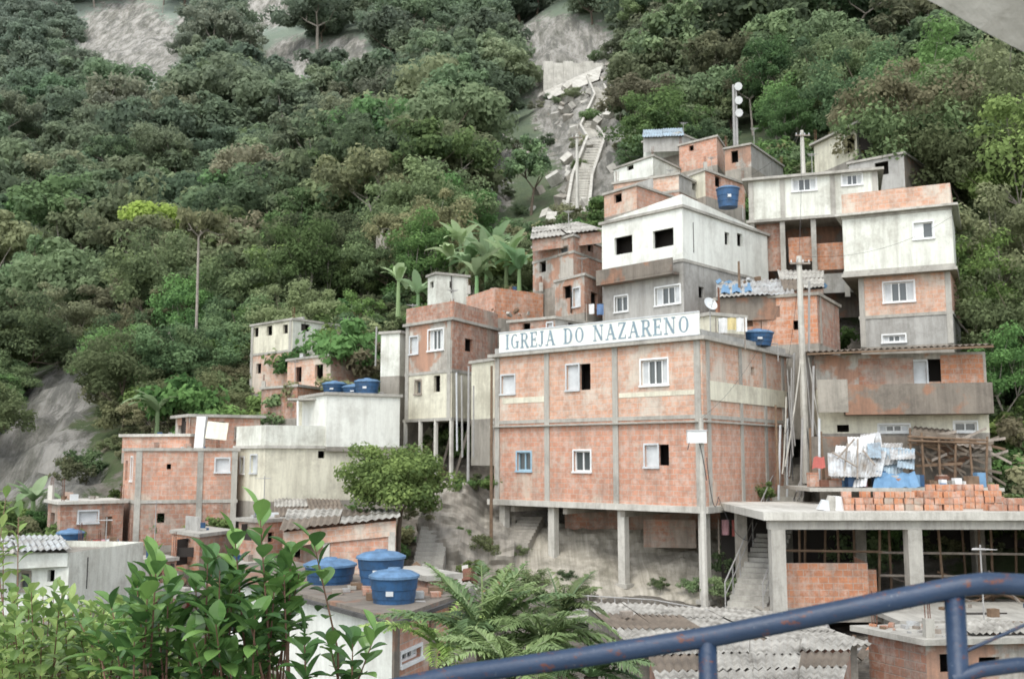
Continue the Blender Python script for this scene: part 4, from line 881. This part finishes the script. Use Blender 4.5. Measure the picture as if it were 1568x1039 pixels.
def laundry(px0,px1,py,d,cols):
    g=G('clothes_line'); a=W(px0,py,d);b_=W(px1,py,d); g['line'].cyl(a,b_,.01,.01,'cable',4)
    n=len(cols)
    for p in (a,b_): g['poles'].cyl(p-Vector((0,0,1.2)),p,.025,.025,'wood_grey',5)
    for i,c in enumerate(cols):
        q=a.lerp(b_,(i+.3)/(n+.2)); w=random.uniform(.25,.4); h=random.uniform(.35,.6); gg=g['clothes']
        for k in range(5):
            x0_,x1_=w*k/5,w*(k+1)/5; y=lambda x: .05*math.sin(x*25+i)
            gg.face([q+Vector((x0_,y(x0_),-h)),q+Vector((x1_,y(x1_),-h+.02)),q+Vector((x1_,y(x1_)*.2,0)),q+Vector((x0_,y(x0_)*.2,0))],c)
    g.done()
laundry(1096,1140,486,37,['cloth_white','yellow_paint','cloth_white']); laundry(1100,1135,795,36,['cloth_pink','cloth_red']); laundry(140,180,825,39.5,['cloth_red','cloth_pink','grey_white','cloth_blue']); laundry(898,925,465,47,['cloth_white','cloth_blue'])
def rubble(name,px,py,d,w,dd,n,mats,s=.3):
    g=G(name); c=W(px,py,d)
    for i in range(n):
        x=c.x+random.uniform(-w,w); y=c.y+random.uniform(-dd,dd); z=max(H(x,y),c.z-.4)+random.uniform(-.1,.15)
        k=s*random.uniform(.3,1.2); r=rdir(); r2=rdir()
        a=Vector(r)*k; b_=Vector(np.cross(r,r2)); b_=b_.normalized()*k*.7; c2=a.cross(b_).normalized()*k*.5
        g['pieces'].obox((x,y,z),a,b_,c2,random.choice(mats))
    g.done()
rubble('rubble_heap',690,890,34,2,1.5,110,['concrete_light','brick_orange','concrete','wood_grey','plaster_white'])
rubble('rubble_heap',640,875,31,1.6,1.5,60,['wood','zinc','steel_rust','concrete'],.5)
rubble('rubble_heap',170,890,36,3,2,140,['wood','cloth_red','zinc','concrete','wood_grey','brick_old','grey_white'],.5)
rubble('rubble_heap',1340,975,27,4,1.5,130,['wood_grey','concrete','brick_orange','zinc','wood'],.35)
rubble('rubble_heap',1180,425,46,2.5,1,60,['zinc','blue_tarp','concrete','grey_white','wood'],.3)
rubble('rubble_heap',320,880,37,3,1.5,110,['brick_old','concrete','zinc','wood','grey_white','wood_grey'],.4)
rubble('rubble_heap',1000,930,33,4,1,80,['concrete','concrete_light','brick_old','wood_grey'],.2)
rubble('rubble_heap',720,470,50,3,1,60,['brick_old','concrete','wood'],.25)
# ------------------------------------------------ banana plants & palms
def blade(mb,T,base,dirn,L,wd,droop,leaf,seg=6,t0=.5,up=None,fold=.2,widthf=None):
    base=Vector(base); d=Vector(dirn).normalized(); side=d.cross(Vector((0,0,1)))
    if side.length<.1: side=Vector((1,0,0))
    side.normalize(); p=base; prev=None
    for i in range(seg+1):
        s=i/seg; w=wd*(widthf(s) if widthf else math.sin(math.pi*min(1,(s*.92+.05)))**.7)
        nn=side.cross(d).normalized()
        a=p-side*w+nn*w*fold; c=p+side*w+nn*w*fold
        cur=(a,p.copy(),c)
        if prev:
            for q in ([prev[0],prev[1],cur[1],cur[0]],[prev[1],prev[2],cur[2],cur[1]]):
                k=len(mb.v); mb.v+=[tuple(x) for x in q]; mb.f.append((k,k+1,k+2,k+3)); mb.m.append(mb.mi(leaf)); mb.uv+=[(0,0)]*4; T+= [min(1,max(0,t0+random.uniform(-.05,.05)))]*4
        prev=cur; p=p+d*(L/seg); d=(d+Vector((0,0,-droop/seg))).normalized()
def finish(mb,T,name,parent=None):
    T=T+[.5]*(len(mb.v)-len(T)); return mb.obj(name,parent,T)
def banana(px,d,n=9,L=2.2,h=1.6,py=None):
    x=(px-784)/F*d; g=Vector((x,d,H(x,d))) if py is None else W(px,py,d); lf=MB(); T=[]; e=empty('banana_plant')
    for i in range(n):
        a=random.uniform(0,6.28); el=random.uniform(.7,2.2)
        blade(lf,T,g+Vector((0,0,h)),(math.cos(a),math.sin(a),el),L*random.uniform(.7,1.1),.30,random.uniform(.8,2),'leaf_banana',7,random.uniform(.3,.9))
    finish(lf,T,'leaves',e); st=MB(); st.cyl(g-Vector((0,0,1.5)),g+Vector((0,0,h)),.16,.1,'leaf_banana',7); finish(st,[],'stem',e)
for b_ in ((745,62,13,2.6,1.0,425),(775,61,12,2.6,.9,425),(715,63,12,2.4,1.0,430),(795,60,11,2.2,.7,430),(705,66,11,2.2,1.2,400),(240,53,9,2.2,1.2,665),(60,50,9,1.8,1),(870,64,8,1.6,1.2),(760,66,12,2.6,1.2,405),(730,60,11,2.3,.7,440),(690,64,10,2.2,.9,420),(1170,44,7,1.2,.6,760),(640,62,9,2,.8,470),(610,64,9,2,.8,450)): banana(*b_)
def palm(name,px,py,d,n,L,leaf='leaf_palm',up=1.2,lw=.02,ll=.3,stem=1.5,dr=1.4):
    g=W(px,py,d); e=empty(name); mb=MB(); T=[]; rb=MB()
    for i in range(n):
        a=6.28*i/n+random.uniform(-.3,.3); dirn=Vector((math.cos(a),math.sin(a),random.uniform(.4,1.6)*up)).normalized(); p=g.copy(); seg=22; Lf=L*random.uniform(.75,1.15); tt=random.uniform(.2,.85)
        dp=random.uniform(.6,1.3)*dr
        for s in range(seg):
            q=p+dirn*(Lf/seg); rb.cyl(p,q,.018*(1-s/seg)+.004,.018*(1-(s+1)/seg)+.004,leaf,4,False)
            side=dirn.cross(Vector((0,0,1))); side=side.normalized() if side.length>.05 else Vector((1,0,0))
            if s>2:
                f=math.sin(math.pi*(s/seg*.85+.12))
                for sg_ in (-1,1):
                    for _ in (0,1):
                        blade(mb,T,p.lerp(q,random.random()),side*sg_+dirn*.7+Vector((0,0,random.uniform(.0,.35))),ll*f*random.uniform(.8,1.1),lw,1.0,leaf,2,tt+random.uniform(-.1,.1))
            p=q; dirn=(dirn+Vector((0,0,-dp/seg))).normalized()
    finish(mb,T,'fronds',e); finish(rb,[],'midribs',e); st=MB(); st.cyl(g-Vector((0,0,stem)),g,.12,.09,'bark',8); st.obj('trunk',e)
palm('palm_tree',740,985,14.5,18,1.45,up=1.8,ll=.36,lw=.026,dr=1.2); palm('palm_tree',835,990,14,26,1.1,up=1.1,ll=.32,lw=.018,dr=1.8); palm('palm_tree',905,1035,13,18,.95,up=.9,ll=.28,lw=.018)
palm('palm_tree',680,1000,15,10,1.3,'leaf_shrub_yellow',up=1.0,ll=.28,lw=.02); palm('palm_tree',860,945,16,16,1.0,up=1.3,ll=.28,lw=.018); palm('palm_tree',780,1040,13,16,1.1,up=1.2,ll=.3,lw=.02)
# ------------------------------------------------ foreground shrubs
def shrub(name,leaf,tips,roots,L,wd,nper,d0=4.2,r=.007):
    e=empty(name); st=MB(); lf=MB(); T=[]
    wf=lambda s: (math.sin(math.pi*min(1,s)**1.3)**.85*.97+.05*(1-s)) if s<1 else .02
    for (px,py,d) in tips:
        tip=W(px,py,d); rt=min(roots,key=lambda q:abs(q[0]-px)); root=W(*rt); 
        mid=root.lerp(tip,.6)+Vector((random.uniform(-.06,.06),random.uniform(-.05,.05),.0))
        st.cyl(root,mid,r*1.6,r*1.1,'twig',6,False); st.cyl(mid,tip,r*1.1,r*.5,'twig',6,False)
        ax=(tip-mid).normalized(); tt=random.uniform(.2,.8)
        for i in range(nper):
            s=1-(i/nper)**1.1*.75; p=mid.lerp(tip,s); ang=i*2.4+random.uniform(-.4,.4)
            a=ax.cross(Vector((0,1,0))).normalized(); b2=ax.cross(a)
            out=a*math.cos(ang)+b2*math.sin(ang); opening=.5+1.1*(1-s)+random.uniform(-.2,.45)
            blade(lf,T,p,ax*(1.1-opening*.5)+out*opening*1.0+Vector((0,0,.1)),L*random.uniform(.55,1.15),wd*random.uniform(.8,1.15),random.uniform(.0,1.0),leaf,7,min(1,tt+random.uniform(-.3,.4)),fold=.32,widthf=wf)
    finish(lf,T,'leaves',e); st.obj('stems',e)
random.seed(9)
tips=[(398,788,4.2),(360,825,4.1),(480,828,4.4),(445,845,4.3),(318,855,4.0),(420,900,4.2),(300,892,4.2),(345,880,4.5),(265,900,4.3),(235,860,4.5),(210,890,4.4),(380,940,4.0),(330,950,3.9),(275,960,4.2),(215,950,4.0),(170,925,4.5),(400,990,4.2),(350,1010,4.0),(290,1010,4.1),(240,1020,4.2),(180,1000,4.1),(150,975,4.4),(540,980,4.3),(575,970,4.4),(505,985,4.4),(120,950,4.6)]
tips+=[(random.uniform(180,470),random.uniform(870,1040),random.uniform(3.9,4.7)) for _ in range(38)]
shrub('leafy_shrub','leaf_shrub',tips,[(330,1250,4.3),(230,1250,4.2),(420,1260,4.3),(520,1260,4.4)],.13,.034,12,r=.0045)
tips=[(random.uniform(-20,250),random.uniform(925,1045),random.uniform(4.4,6)) for _ in range(110)]+[(random.uniform(-10,240),random.uniform(900,950),random.uniform(4.8,6)) for _ in range(26)]+[(10,755,6),(-10,790,6),(28,785,6),(5,820,6)]+[(random.uniform(240,420),random.uniform(990,1050),5) for _ in range(14)]
shrub('light_green_shrub','leaf_shrub_yellow',tips,[(60,1230,5.2),(150,1230,5.2),(0,1230,5.2),(300,1230,5)],.095,.026,13,r=.0035)
# ------------------------------------------------ terrace, railing, eave
g=G('blue_railing'); R_=.0235
rail=[W(560,1062,2.55),W(700,1032,2.5),W(900,1004,2.42),W(1100,972,2.35),W(1300,932,2.28),W(1440,903,2.24),W(1475,896,2.22),W(1510,892,2.22),W(1640,898,2.22)]
def tube(mb,pts,r,mat,n=20):
    pts=[Vector(p) for p in pts]; rings=[]
    for i,p in enumerate(pts):
        d_=(pts[min(i+1,len(pts)-1)]-pts[max(i-1,0)]).normalized(); a=d_.cross(Vector((0,0,1))).normalized(); b_=d_.cross(a); rings.append([p+(a*math.cos(2*math.pi*k/n)+b_*math.sin(2*math.pi*k/n))*r for k in range(n)])
    k0=len(mb.v); mb.v+=[tuple(p) for rr in rings for p in rr]; mi=mb.mi(mat)
    for i in range(len(pts)-1):
        for k in range(n):
            k2=(k+1)%n; mb.f.append((k0+i*n+k,k0+i*n+k2,k0+(i+1)*n+k2,k0+(i+1)*n+k)); mb.m.append(mi); mb.uv+=[(0,0)]*4
tube(g['top_rail'],rail,R_,'rail_blue')
low=[W(1460,1040,2.23),W(1500,1025,2.22),W(1560,1017,2.22),W(1640,1020,2.22)]; tube(g['lower_rail'],low,.016,'rail_blue')
for px,py,d_ in ((1083,977,2.355),(1461,900,2.235)):
    p=W(px,py,d_); g['posts'].cyl((p.x,p.y,-1.55),(p.x,p.y,p.z-.005),.0215,.0215,'rail_blue',20)
tube(g['brace'],[W(1470,1000,2.235),W(1560,960,2.22),W(1640,925,2.22)],.004,'rail_blue',8)
g.done(smooth=True)
g=G('viewing_terrace'); g['floor_slab'].obox((-4,-4,-1.75),(9,0,0),(0,6.45,0),(0,0,.2),'concrete'); g.done()
mb=MB(); pr=[W(1395,-12,2.6),W(1440,10,2.55),W(1500,45,2.5),W(1568,80,2.45),W(1660,120,2.4)]
for i in range(len(pr)-1):
    a,b_=pr[i],pr[i+1]; up=Vector((0,-.0,.35)); bk=Vector((.55,-1.6,.35))
    mb.face([a,b_,b_+up,a+up],'concrete_light'); mb.face([a,a+bk,b_+bk,b_],'concrete_light'); mb.face([a+up,b_+up,b_+bk+up,a+bk+up],'concrete_light')
mb.obj('concrete_eave')
# ------------------------------------------------ camera, light
cam=bpy.data.cameras.new('camera'); co=bpy.data.objects.new('camera',cam); scene.collection.objects.link(co)
cam.lens=35; cam.sensor_width=36; cam.clip_end=3000; cam.clip_start=.05; co.rotation_euler=(math.pi/2+PITCH,0,0)
cam.dof.use_dof=True; cam.dof.focus_distance=6.5; cam.dof.aperture_fstop=4.5
scene.camera=co
w=bpy.data.worlds.new('World'); scene.world=w; w.use_nodes=True; nt=w.node_tree
sk=nt.nodes.new('ShaderNodeTexSky'); sk.sky_type='NISHITA'; sk.sun_disc=False; sk.sun_elevation=math.radians(55); sk.sun_rotation=math.radians(200)
hs=nt.nodes.new('ShaderNodeHueSaturation'); hs.inputs['Saturation'].default_value=.3; hs.inputs['Value'].default_value=2.4
nt.links.new(sk.outputs[0],hs.inputs['Color']); bg=nt.nodes['Background']; nt.links.new(hs.outputs[0],bg.inputs[0]); bg.inputs[1].default_value=.15
sl=bpy.data.lights.new('sun','SUN'); sl.energy=2.0; sl.angle=math.radians(32); sl.color=(1,.98,.91)
so=bpy.data.objects.new('sun',sl); scene.collection.objects.link(so)
el,az=math.radians(55),math.radians(200)
dv=Vector((math.sin(az)*math.cos(el),math.cos(az)*math.cos(el),math.sin(el))); so.rotation_euler=(-dv).to_track_quat('-Z','Y').to_euler()
scene.view_settings.view_transform='Standard'; scene.view_settings.look='None'; scene.view_settings.exposure=0
